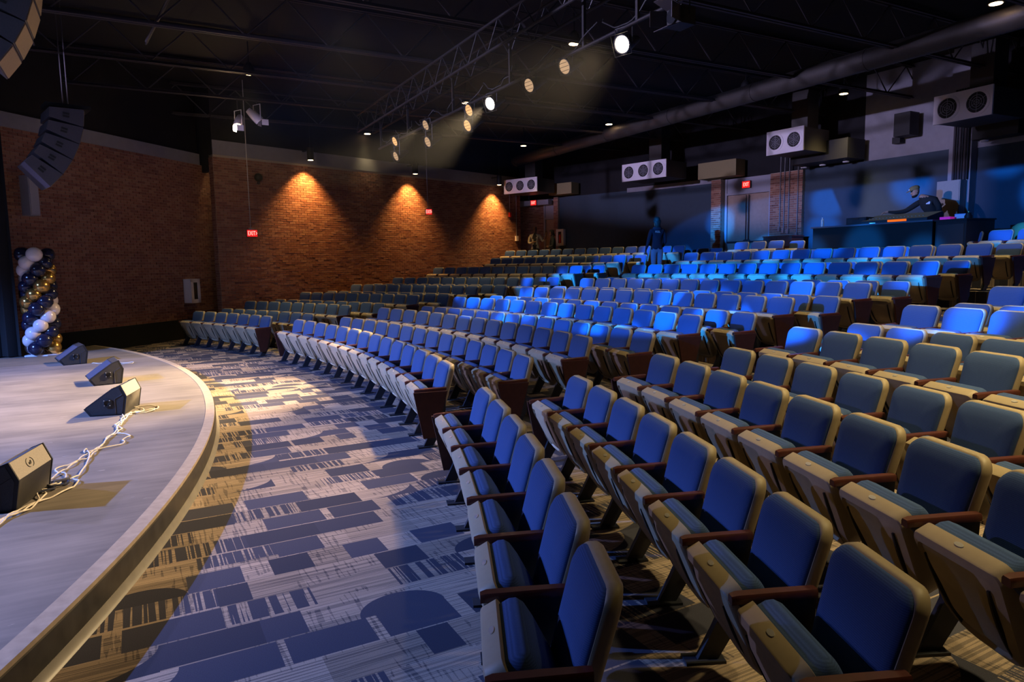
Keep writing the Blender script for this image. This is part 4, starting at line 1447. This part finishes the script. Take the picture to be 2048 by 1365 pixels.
line_array(16.62, 0.35, 5.80, 0.0, 5, 'hung line array of boxes with tan lit grilles at the top corner of the view', 9)
line_array(16.75, 4.66, 4.74, 0.25, 5, 'hung line array in shadow against the brick wall over the stage', 9, 6)

# ------------------------------------------------------------------ people
def skin_body(name, verts, edges, radii, parent, mats, pick, levels=2):
    """One continuous figure grown over a skeleton; pick(co) gives the material slot of a face."""
    me = bpy.data.meshes.new(name)
    me.from_pydata(verts, edges, [])
    o = bpy.data.objects.new(name, me)
    COL.objects.link(o)
    md = o.modifiers.new('skin', 'SKIN')
    md.use_smooth_shade = True
    for i, r_ in enumerate(radii):
        sv = me.skin_vertices[0].data[i]
        sv.radius = (r_, r_) if not isinstance(r_, tuple) else r_
        sv.use_root = i == 0
    ss = o.modifiers.new('sub', 'SUBSURF')
    ss.levels = ss.render_levels = levels
    dg = bpy.context.evaluated_depsgraph_get()
    dg.update()
    new = bpy.data.meshes.new_from_object(o.evaluated_get(dg))
    bpy.data.objects.remove(o)
    new.materials.clear()
    for m_ in mats:
        new.materials.append(M[m_])
    for p_ in new.polygons:
        p_.material_index = pick(p_.center)
        p_.use_smooth = True
    new.name = name
    b_ = bpy.data.objects.new(name, new)
    COL.objects.link(b_)
    b_.parent = parent
    return b_


class Fig:
    def __init__(s):
        s.v, s.e, s.r = [], [], []

    def p(s, co, r_, prev=None):
        s.v.append(tuple(co))
        s.r.append(r_)
        if prev is not None:
            s.e.append((prev, len(s.v) - 1))
        return len(s.v) - 1

    def chain(s, prev, items):
        for co, r_ in items:
            prev = s.p(co, r_, prev)
        return prev

    def hand(s, wrist, d, up, sgn=1, curl=0.35):
        """Palm and five separate bent fingers; d along the forearm, up is the back of the hand."""
        w = Vector(s.v[wrist])
        d, up = Vector(d).normalized(), Vector(up).normalized()
        lat = d.cross(up).normalized() * sgn
        palm = s.p(w + d * 0.05, 0.024, wrist)
        for k, L_ in enumerate((0.072, 0.082, 0.076, 0.060)):
            b_ = w + d * 0.088 + lat * (0.028 - 0.019 * k)
            i = s.p(b_, 0.0105, palm)
            m_ = b_ + d * L_ * 0.5 - up * L_ * curl * 0.3
            i = s.p(m_, 0.009, i)
            s.p(m_ + d * L_ * 0.4 - up * L_ * curl, 0.0075, i)
        b_ = w + d * 0.03 + lat * 0.034
        i = s.p(b_, 0.012, palm)
        i = s.p(b_ + d * 0.035 + lat * 0.022 - up * 0.01, 0.010, i)
        s.p(b_ + d * 0.062 + lat * 0.026 - up * 0.02, 0.008, i)


def head_mesh(parent, c, fwd, skin, scale=1.0, hair=None, hair_long=0.0, cap=None, beard=False):
    """Shaped head with eyes, nose, mouth and ears; c is the head centre, fwd where the face looks."""
    fwd = Vector(fwd).normalized()
    up = (Vector((0, 0, 1)) - fwd * fwd.z).normalized()
    lat = fwd.cross(up)
    c = Vector(c)

    def T(x, y, z):
        return c + (lat * x + fwd * y + up * z) * scale
    rs = []
    prof = [(-0.125, 0.020, 0.045), (-0.118, 0.042, 0.042), (-0.10, 0.055, 0.030), (-0.07, 0.064, 0.016), (-0.035, 0.071, 0.004), (0.0, 0.076, -0.002),
            (0.035, 0.078, -0.006), (0.07, 0.073, -0.008), (0.10, 0.055, -0.008), (0.115, 0.030, -0.008), (0.121, 0.006, -0.008)]
    for z, r_, sh in prof:
        ring = []
        for k in range(16):
            a = 2 * pi * k / 16
            y = cos(a) * r_ * (1.22 if cos(a) < 0 else 1.12) + sh
            x = sin(a) * r_
            if abs(a) < 0.3 and -0.06 < z < 0.02:
                y += 0.0009
            ring.append(T(x, y, z))
        rs.append(ring)
    h = MB().rings(rs).build('head', M[skin], parent, 80)
    mb = MB()
    mb.rings([[T(-0.009, 0.080, 0.012), T(0.009, 0.080, 0.012), T(0, 0.088, 0.016)], [T(-0.017, 0.082, -0.034), T(0.017, 0.082, -0.034), T(0, 0.112, -0.030)],
              [T(-0.012, 0.080, -0.042), T(0.012, 0.080, -0.042), T(0, 0.094, -0.042)]])
    mb.build('nose', M[skin], h, 80)
    for s in (-1, 1):
        e_ = MB()
        e_.rings([[T(s * 0.031 + 0.013 * cos(2 * pi * k / 10) * q, 0.074 + 0.006 * w_, 0.006 + 0.007 * sin(2 * pi * k / 10) * q) for k in range(10)] for q, w_ in ((1.0, 0), (0.8, 1), (0.3, 1.5))])
        e_.build('eye', M['eye'], h, 80)
        MB().tube([T(s * 0.016, 0.081, 0.023), T(s * 0.033, 0.080, 0.028), T(s * 0.048, 0.070, 0.022)], 0.0035, 5).build('eyebrow', M['hair'], h, 60)
        e_ = MB()
        e_.rings([[T(s * (0.074 + w_), -0.008 + 0.018 * cos(2 * pi * k / 10) * q, -0.008 + 0.031 * sin(2 * pi * k / 10) * q) for k in range(10)] for q, w_ in ((0.7, -0.006), (1.0, 0.004), (0.9, 0.011), (0.5, 0.008))])
        e_.build('ear', M[skin], h, 80)
    MB().tube([T(-0.023, 0.072, -0.066), T(-0.01, 0.082, -0.063), T(0, 0.083, -0.065), T(0.01, 0.082, -0.063), T(0.023, 0.072, -0.066)], [0.002, 0.005, 0.0045, 0.005, 0.002], 6).build('mouth', M['lip'], h, 80)
    if hair:
        rs = []
        for z, r_, sh in [q for q in prof if q[0] >= -0.04] + [(0.124, 0.002, -0.008)]:
            ring = []
            for k in range(20):
                a = 2 * pi * k / 20
                front = cos(a) > 0.35
                g_ = 1.0 if (front and z < 0.06) else (1.14 + (0.06 if hair_long else 0))
                y = cos(a) * r_ * (1.22 if cos(a) < 0 else 1.12) * g_ + sh - (0.014 if front and z < 0.06 else 0)
                ring.append(T(sin(a) * r_ * (g_ if not front or z > 0.06 else 0.96), y, z + (0.008 if z > 0.09 else 0)))
            rs.append(ring)
        MB().rings(rs).build('hair', M[hair], parent, 80)
        if hair_long:
            rs = []
            for q in range(7):
                z = 0.03 - hair_long * q / 6
                w_ = 0.092 + 0.012 * sin(q * 1.3) - 0.004 * q
                rs.append([T(w_ * sin(a) * 1.05, -0.045 - 0.055 * cos(a) - 0.006 * q, z) for a in [pi * 2 * k / 14 for k in range(14)]])
            MB().rings(rs).build('long_hair', M[hair], parent, 80)
    if beard:
        rs = []
        for z, r_, sh in prof[:4]:
            rs.append([T(sin(a) * r_ * 1.08, cos(a) * r_ * 1.2 + sh, z - 0.004) for a in [-1.9 + 3.8 * k / 12 for k in range(13)]] + [T(0, 0.0, z)])
        MB().rings(rs).build('beard', M['hair'], parent, 80)
    if cap:
        rs = []
        for z, k_ in ((0.040, 1.10), (0.060, 1.12), (0.085, 1.10), (0.110, 0.95), (0.128, 0.65), (0.136, 0.1)):
            rs.append([T(sin(a) * 0.080 * k_, (cos(a) * 0.098 - 0.006) * k_, z) for a in [2 * pi * k / 20 for k in range(20)]])
        cp = MB().rings(rs).build('cap', M[cap], parent, 80)
        rs = []
        for y, w_, z in ((0.06, 0.074, 0.046), (0.10, 0.078, 0.046), (0.14, 0.066, 0.040), (0.165, 0.038, 0.034)):
            rs.append([T(-w_, y, z), T(0, y + 0.012, z + 0.010), T(w_, y, z), T(w_, y, z - 0.006), T(0, y + 0.012, z + 0.004), T(-w_, y, z - 0.006)])
        MB().rings(rs).build('cap_brim', M[cap], cp, 60)
        MB().box(T(0, 0.105, 0.075), (0.04, 0.012, 0.032), Matrix.Rotation(math.atan2(fwd.y, fwd.x) - pi / 2, 3, 'Z')).build('cap_patch', M['print'], cp)
    return h


# woman in the aisle, seen from behind (faces away, local +y), 1.70 m
base = pol(31.15, 0.6640, 1.285)
root = empty('person', base, 0.15, 'person seen from behind in the aisle, long dark hair, navy hoodie, light jeans', 'person')
F = Fig()
pelvis = F.p((0, 0, 0.93), 0.135)
ch = F.chain(pelvis, [((0, 0.0, 1.06), 0.125), ((0, 0.01, 1.22), 0.135), ((0, 0.01, 1.36), 0.13)])
nk = F.chain(ch, [((0, 0.0, 1.45), 0.065), ((0, 0.015, 1.54), 0.05)])
for s in (-1, 1):
    F.chain(pelvis, [((s * 0.085, 0.0, 0.85), 0.10), ((s * 0.09, 0.01, 0.66), 0.082), ((s * 0.085, 0.02, 0.47), 0.062), ((s * 0.085, 0.0, 0.30), 0.056), ((s * 0.085, -0.01, 0.09), 0.042), ((s * 0.09, 0.03, 0.035), 0.038), ((s * 0.10, 0.14, 0.03), 0.032)])
    if s < 0:
        w_ = F.chain(ch, [((s * 0.16, 0.0, 1.38), 0.066), ((s * 0.21, -0.01, 1.24), 0.056), ((s * 0.24, 0.0, 1.10), 0.050), ((s * 0.25, 0.08, 0.98), 0.040), ((s * 0.25, 0.15, 0.90), 0.028)])
        F.hand(w_, (0, 0.5, -0.8), (s, 0.1, 0), -1)
    else:
        w_ = F.chain(ch, [((s * 0.16, 0.0, 1.38), 0.066), ((s * 0.21, -0.01, 1.24), 0.056), ((s * 0.235, 0.0, 1.10), 0.050), ((s * 0.22, 0.10, 1.00), 0.040), ((s * 0.20, 0.18, 0.95), 0.028)])
        F.hand(w_, (-0.2, 0.8, -0.3), (s, 0.1, 0), 1)
def pick_w(c_):
    if c_.z < 0.085: return 3
    if c_.z > 1.47: return 2
    if abs(c_.x) > 0.19 and c_.y > 0.13 and c_.z < 1.02: return 2
    return 1 if c_.z < 0.90 and abs(c_.x) < 0.2 else 0
skin_body('body', F.v, F.e, F.r, root, ('navy_cloth', 'jeans', 'skin_dark', 'black'), pick_w)
root.scale = (1.07, 1.07, 1.08)
head_mesh(root, (0, 0.02, 1.63), (0, 1, -0.05), 'skin_dark', 1.0, 'hair', 0.20)
hood = MB().rings([[(0.115 * sin(a) * k_, -0.02 - 0.085 * cos(a) * k_, z) for a in [2 * pi * k / 16 for k in range(16)]] for z, k_ in ((1.36, 0.7), (1.40, 1.05), (1.45, 1.1), (1.49, 0.85))]).build('hood', M['navy_cloth'], root, 80)
t_ = text('FEEL', 0.075, root, (-0.03, -0.140, 1.35), (pi / 2, 0, 0), M['print'], 'back_print')

# two people by the far door
base = pol(34.5, 0.9052, 1.58)
root = empty('person', base, 0.9052 - pi / 2 + 0.45, 'person in a pale beige jacket talking and raising one hand at the far door', 'person')
F = Fig()
pelvis = F.p((0, 0, 0.96), 0.135)
ch = F.chain(pelvis, [((0, 0.0, 1.10), 0.13), ((0, -0.01, 1.28), 0.145), ((0, 0, 1.43), 0.14)])
F.chain(ch, [((0, 0.0, 1.52), 0.07), ((0, -0.01, 1.60), 0.055)])
for s in (-1, 1):
    F.chain(pelvis, [((s * 0.09, 0, 0.88), 0.10), ((s * 0.10, -0.01, 0.68), 0.085), ((s * 0.10, -0.02, 0.49), 0.065), ((s * 0.10, 0.0, 0.30), 0.058), ((s * 0.10, 0.02, 0.09), 0.044), ((s * 0.10, -0.03, 0.04), 0.042), ((s * 0.11, -0.15, 0.035), 0.036)])
w_ = F.chain(ch, [((-0.18, 0, 1.44), 0.072), ((-0.24, 0.0, 1.28), 0.062), ((-0.25, -0.03, 1.15), 0.055), ((-0.13, -0.16, 1.14), 0.046), ((-0.02, -0.21, 1.18), 0.030)])
F.hand(w_, (0.8, -0.3, 0.25), (0, 0, 1), 1)
w_ = F.chain(ch, [((0.18, 0, 1.44), 0.072), ((0.27, -0.04, 1.30), 0.062), ((0.32, -0.07, 1.20), 0.055), ((0.42, -0.18, 1.30), 0.046), ((0.47, -0.23, 1.42), 0.030)])
F.hand(w_, (0.25, -0.2, 0.9), (0, 1, 0), 1)
skin_body('body', F.v, F.e, F.r, root, ('beige_cloth', 'dark_cloth', 'skin_dark'), lambda c_: 2 if c_.z > 1.55 or (c_.y < -0.19 and c_.z > 1.0) else (1 if c_.z < 0.93 or (abs(c_.x) < 0.07 and c_.y < -0.05) else 0))
head_mesh(root, (0, -0.02, 1.69), (0.25, -1, 0.0), 'skin_dark', 1.0, None, 0)

base = pol(34.45, 0.8790, 1.58)
root = empty('person', base, 0.8790 - pi / 2 - 0.9, 'person in dark clothes with long hair standing before the far door', 'person')
F = Fig()
pelvis = F.p((0, 0, 0.86), 0.14)
ch = F.chain(pelvis, [((0, 0.0, 1.0), 0.13), ((0, -0.01, 1.14), 0.14), ((0, 0, 1.27), 0.13)])
F.chain(ch, [((0, -0.01, 1.35), 0.065), ((0, -0.03, 1.43), 0.05)])
for s in (-1, 1):
    F.chain(pelvis, [((s * 0.085, 0, 0.78), 0.10), ((s * 0.09, -0.01, 0.60), 0.082), ((s * 0.09, -0.01, 0.43), 0.062), ((s * 0.09, 0.0, 0.26), 0.055), ((s * 0.09, 0.02, 0.08), 0.042), ((s * 0.09, -0.03, 0.037), 0.04), ((s * 0.10, -0.14, 0.03), 0.034)])
    w_ = F.chain(ch, [((s * 0.17, 0, 1.28), 0.068), ((s * 0.22, 0.0, 1.14), 0.06), ((s * 0.235, -0.02, 1.0), 0.052), ((s * 0.17, -0.13, 0.97), 0.044), ((s * 0.08, -0.19, 0.99), 0.029)])
    F.hand(w_, (-s * 0.8, -0.4, 0.1), (0, 0, 1), -s)
skin_body('body', F.v, F.e, F.r, root, ('dark_cloth', 'dark_cloth', 'skin_dark'), lambda c_: 2 if c_.z > 1.39 or (c_.y < -0.175 and 0.9 < c_.z < 1.06) else 0)
head_mesh(root, (0, -0.045, 1.52), (0.1, -1, -0.1), 'skin_dark', 0.98, 'hair', 0.16)

# sound engineer leaning over the mixing desk, local -y towards the stage
struct('floor_platform', sector(33.35, 35.3, 1.55, 1.80, 0.452, 0.534, 8), M['carpet'])
base = pol(34.05, 0.4800, 1.80)
root = empty('person', base, 0.4800 - pi / 2, 'person in black with an olive cap leaning over the mixing desk', 'person')
F = Fig()
pelvis = F.p((0.12, 0.12, 0.98), 0.155)
ch = F.chain(pelvis, [((0.11, 0.08, 1.12), 0.16), ((0.08, 0.02, 1.28), 0.17), ((0.04, -0.05, 1.42), 0.155)])
F.chain(ch, [((-0.02, -0.14, 1.50), 0.08), ((-0.07, -0.20, 1.55), 0.062)])
for s in (-1, 1):
    F.chain(pelvis, [((0.12 + s * 0.09, 0.12, 0.88), 0.105), ((0.12 + s * 0.11, 0.10, 0.68), 0.088), ((0.12 + s * 0.11, 0.08, 0.49), 0.066), ((0.12 + s * 0.11, 0.10, 0.30), 0.06), ((0.12 + s * 0.11, 0.13, 0.09), 0.046), ((0.12 + s * 0.11, 0.08, 0.04), 0.042), ((0.12 + s * 0.12, -0.05, 0.035), 0.036)])
w_ = F.chain(ch, [((-0.13, -0.06, 1.42), 0.080), ((-0.27, -0.16, 1.29), 0.068), ((-0.38, -0.24, 1.20), 0.058), ((-0.52, -0.38, 1.18), 0.047), ((-0.64, -0.48, 1.20), 0.031)])
F.hand(w_, (-0.85, -0.5, -0.1), (0, 0, 1), 1, 0.6)
w_ = F.chain(ch, [((0.21, -0.05, 1.43), 0.080), ((0.33, -0.08, 1.27), 0.068), ((0.38, -0.14, 1.13), 0.058), ((0.32, -0.34, 1.08), 0.048), ((0.26, -0.46, 1.10), 0.031)])
F.hand(w_, (-0.4, -0.9, 0.0), (0, 0, 1), -1, 0.5)
def pick_s(c_):
    if c_.x < -0.635 or (c_.y < -0.455 and c_.x > 0.1): return 1
    if c_.z > 1.50 and c_.y < -0.14 and abs(c_.x) < 0.14: return 1
    return 0
skin_body('body', F.v, F.e, F.r, root, ('dark_cloth', 'skin'), pick_s)
head_mesh(root, (-0.135, -0.27, 1.645), (-0.62, -0.72, -0.32), 'skin', 1.04, None, 0, 'cap', True)
MB().box((0.13, -0.165, 1.36), (0.09, 0.02, 0.06), Matrix.Rotation(-0.3, 3, 'X')).build('chest_badge', M['print'], root)

# ------------------------------------------------------------------ mixing desk
a, b_ = pol(32.62, 0.5404), pol(32.62, 0.4484)
L_ = (b_ - a).length
ex = (b_ - a) / L_
dk = empty('mixing_desk', (a + b_) / 2 + Vector((0, 0, ZB)), math.atan2(ex.y, ex.x), 'long dark mixing desk behind the upper rows of the middle block', 'desk')
MB().box((0, 0.03, 0.54), (L_, 0.05, 1.08)).build('front_panel', M['blackbase'], dk)
MB().box((-L_ / 2 + 0.03, 0.48, 0.54), (0.05, 0.86, 1.08)).build('side_panel', M['blackbase'], dk)
MB().box((L_ / 2 - 0.03, 0.48, 0.54), (0.05, 0.86, 1.08)).build('side_panel', M['blackbase'], dk)
MB().box((0, 0.44, 1.098), (L_ + 0.06, 0.98, 0.036)).build('desk_top', mat('dark_desk_top', (0.12, 0.11, 0.13), 0.5, noise=0.2), dk)
a2 = pol(32.55, 0.4255)
d2 = (a2 - b_)
cab = empty('rack_cabinet', b_ + d2 * 0.5 + Vector((0, 0, ZB)), math.atan2(d2.y, d2.x), 'black rack cabinet closing the camera end of the mixing desk', 'cabinet')
MB().box((0.02, 0.45, 0.54), (d2.length * 0.92, 0.82, 1.06)).build('cabinet_body', M['black'], cab)
MB().box((0.02, 0.45, 1.085), (d2.length * 0.96, 0.88, 0.03)).build('cabinet_top', M['black'], cab)
MB().box((0.02, 0.035, 0.54), (d2.length * 0.8, 0.02, 0.9)).build('cabinet_door', M['speaker'], cab)


def on_desk(s, y, z=1.117):
    e_ = Vector((-ex.y, ex.x, 0))
    return (a + b_) / 2 + ex * s + e_ * y + Vector((0, 0, ZB + z))


dang = math.atan2(ex.y, ex.x)
mx = empty('mixing_console', on_desk(0.55, 0.38), dang, 'mixing console with an orange glowing screen on the desk', 'mixer')
MB().prism([(-0.30, 0.0), (0.32, 0.0), (0.32, 0.17), (0.26, 0.20), (-0.30, 0.06)], lambda y, z: (-0.78, y, z), lambda y, z: (0.78, y, z)).build('console_body', M['speaker'], mx)
MB().prism([(-0.296, 0.066), (0.256, 0.206), (0.256, 0.212), (-0.296, 0.072)], lambda y, z: (-0.76, y, z), lambda y, z: (0.76, y, z)).build('control_surface', M['screen'], mx)
MB().box((0.0, 0.31, 0.20), (1.5, 0.02, 0.025)).build('meter_bridge', M['alum'], mx)
MB().box((0.10, -0.306, 0.035), (0.44, 0.01, 0.05)).build('orange_display', M['orange'], mx)
for k in range(16):
    MB().box((-0.68 + 0.085 * k, -0.12, 0.118), (0.02, 0.035, 0.016)).build('fader', M['plate'], mx)
lp = empty('equipment_case', on_desk(-0.40, 0.30), dang, 'black equipment box lying beside the mixing console', 'box')
MB().box((0, 0, 0.085), (0.52, 0.34, 0.17)).build('case_body', M['black'], lp)
MB().box((0, -0.175, 0.085), (0.46, 0.01, 0.12)).build('case_front', M['speaker'], lp)
MB().tube([(-0.08, -0.18, 0.13), (-0.08, -0.205, 0.13), (0.08, -0.205, 0.13), (0.08, -0.18, 0.13)], 0.008, 6).build('case_handle', M['steel'], lp)
pn = MB().tube([on_desk(0.05, -0.02, 1.122), on_desk(0.17, 0.02, 1.122)], 0.006, 6).build('pen', M['plate'], None, label='pale pen lying at the edge of the mixing desk', cat='pen')
bt = MB().lathe([(0, 0), (0.034, 0.0), (0.036, 0.02), (0.034, 0.10), (0.036, 0.16), (0.026, 0.19), (0.014, 0.205), (0.014, 0.22), (0, 0.22)], on_desk(-1.42, 0.25), 16).build('water_bottle', M['water'], None, 40,
        label='clear water bottle standing on the far end of the mixing desk', cat='bottle')
MB().lathe([(0, 0), (0.017, 0), (0.017, 0.02), (0, 0.02)], on_desk(-1.42, 0.25, 1.337), 12).build('bottle_cap', M['print'], bt, 40)


def on_cab(s, y):
    q = d2.normalized()
    return b_ + d2 * 0.5 + q * s + Vector((-q.y, q.x, 0)) * y + Vector((0, 0, ZB + 1.10))


MB().box((0, 0, 0.03), (0.22, 0.16, 0.06)).build('pink_box', M['pink'], None, label='small glowing magenta device on the rack cabinet', cat='box')
bpy.data.objects['pink_box'].location, bpy.data.objects['pink_box'].rotation_euler = on_cab(-0.20, 0.2), (0, 0, dang)
pb = MB().box((0, 0, 0.06), (0.30, 0.05, 0.12)).build('folder', M['bluebox'], None, label='pale blue folder behind the magenta box', cat='folder')
pb.location, pb.rotation_euler = on_cab(-0.02, 0.42), (0, 0, dang)
MB().box((0, -0.027, 0.06), (0.27, 0.004, 0.09)).build('folder_flap', M['print'], pb)
rd = MB().lathe([(0, 0), (0.07, 0), (0.075, 0.05), (0.05, 0.10), (0.055, 0.12), (0, 0.13)], on_cab(0.20, 0.30), 14).build('desk_lamp_base', M['black'], None, 40, label='small black gadget with a brass knob beside the blue folder', cat='gadget')
MB().lathe([(0, 0), (0.014, 0), (0.014, 0.02), (0, 0.02)], on_cab(0.20, 0.30) + Vector((0, 0, 0.13)), 10).build('knob', M['bal_gold'], rd, 40)
q = pol(34.2, 0.4205, 1.58)
bp = empty('backpack', q, 0.42 - pi / 2, 'dark olive backpack standing on a stool behind the upper chairs', 'bag')
for k in range(4):
    sx, sy = (-0.15, 0.15)[k % 2], (-0.12, 0.12)[k // 2]
    MB().tube([(sx, sy, 0), (sx * 0.9, sy * 0.9, 0.62)], 0.014, 6).build('stool_leg', M['steel'], bp)
MB().box((0, 0, 0.635), (0.40, 0.34, 0.03)).build('stool_seat', M['steel'], bp)
rs = [[(w_ * sin(t_) * 0.5, d_ * cos(t_) * 0.5, z) for t_ in [2 * pi * k / 14 for k in range(14)]] for z, w_, d_ in ((0.655, 0.42, 0.24), (0.70, 0.52, 0.30), (0.82, 0.56, 0.28), (0.93, 0.44, 0.22), (1.0, 0.22, 0.12), (1.02, 0.05, 0.03))]
MB().rings(rs).build('bag_body', M['cap'], bp, 80)
MB().tube([(-0.05, 0, 0.99), (-0.03, 0, 1.05), (0.03, 0, 1.05), (0.05, 0, 0.99)], 0.010, 6).build('carry_loop', M['dark_cloth'], bp, 60)

# ------------------------------------------------------------------ thin haze in the air around the lamps
hz = MB().box((0, 0, 0), (5.0, 13.0, 2.4)).build('haze', None, None, kind='stuff', label='thin stage haze catching the lamp beams under the truss', cat='haze')
hz.location, hz.rotation_euler = hp(21.4, 1.6, 4.75), (0, 0, AX)
hm = bpy.data.materials.new('haze')
hm.use_nodes = True
ht = hm.node_tree
ht.nodes.clear()
ho = ht.nodes.new('ShaderNodeOutputMaterial')
hv_ = ht.nodes.new('ShaderNodeVolumeScatter')
hv_.inputs['Color'].default_value = (0.9, 0.93, 1.0, 1)
hv_.inputs['Density'].default_value = 0.0009
hv_.inputs['Anisotropy'].default_value = 0.3
ht.links.new(hv_.outputs[0], ho.inputs['Volume'])
hz.data.materials.clear()
hz.data.materials.append(hm)
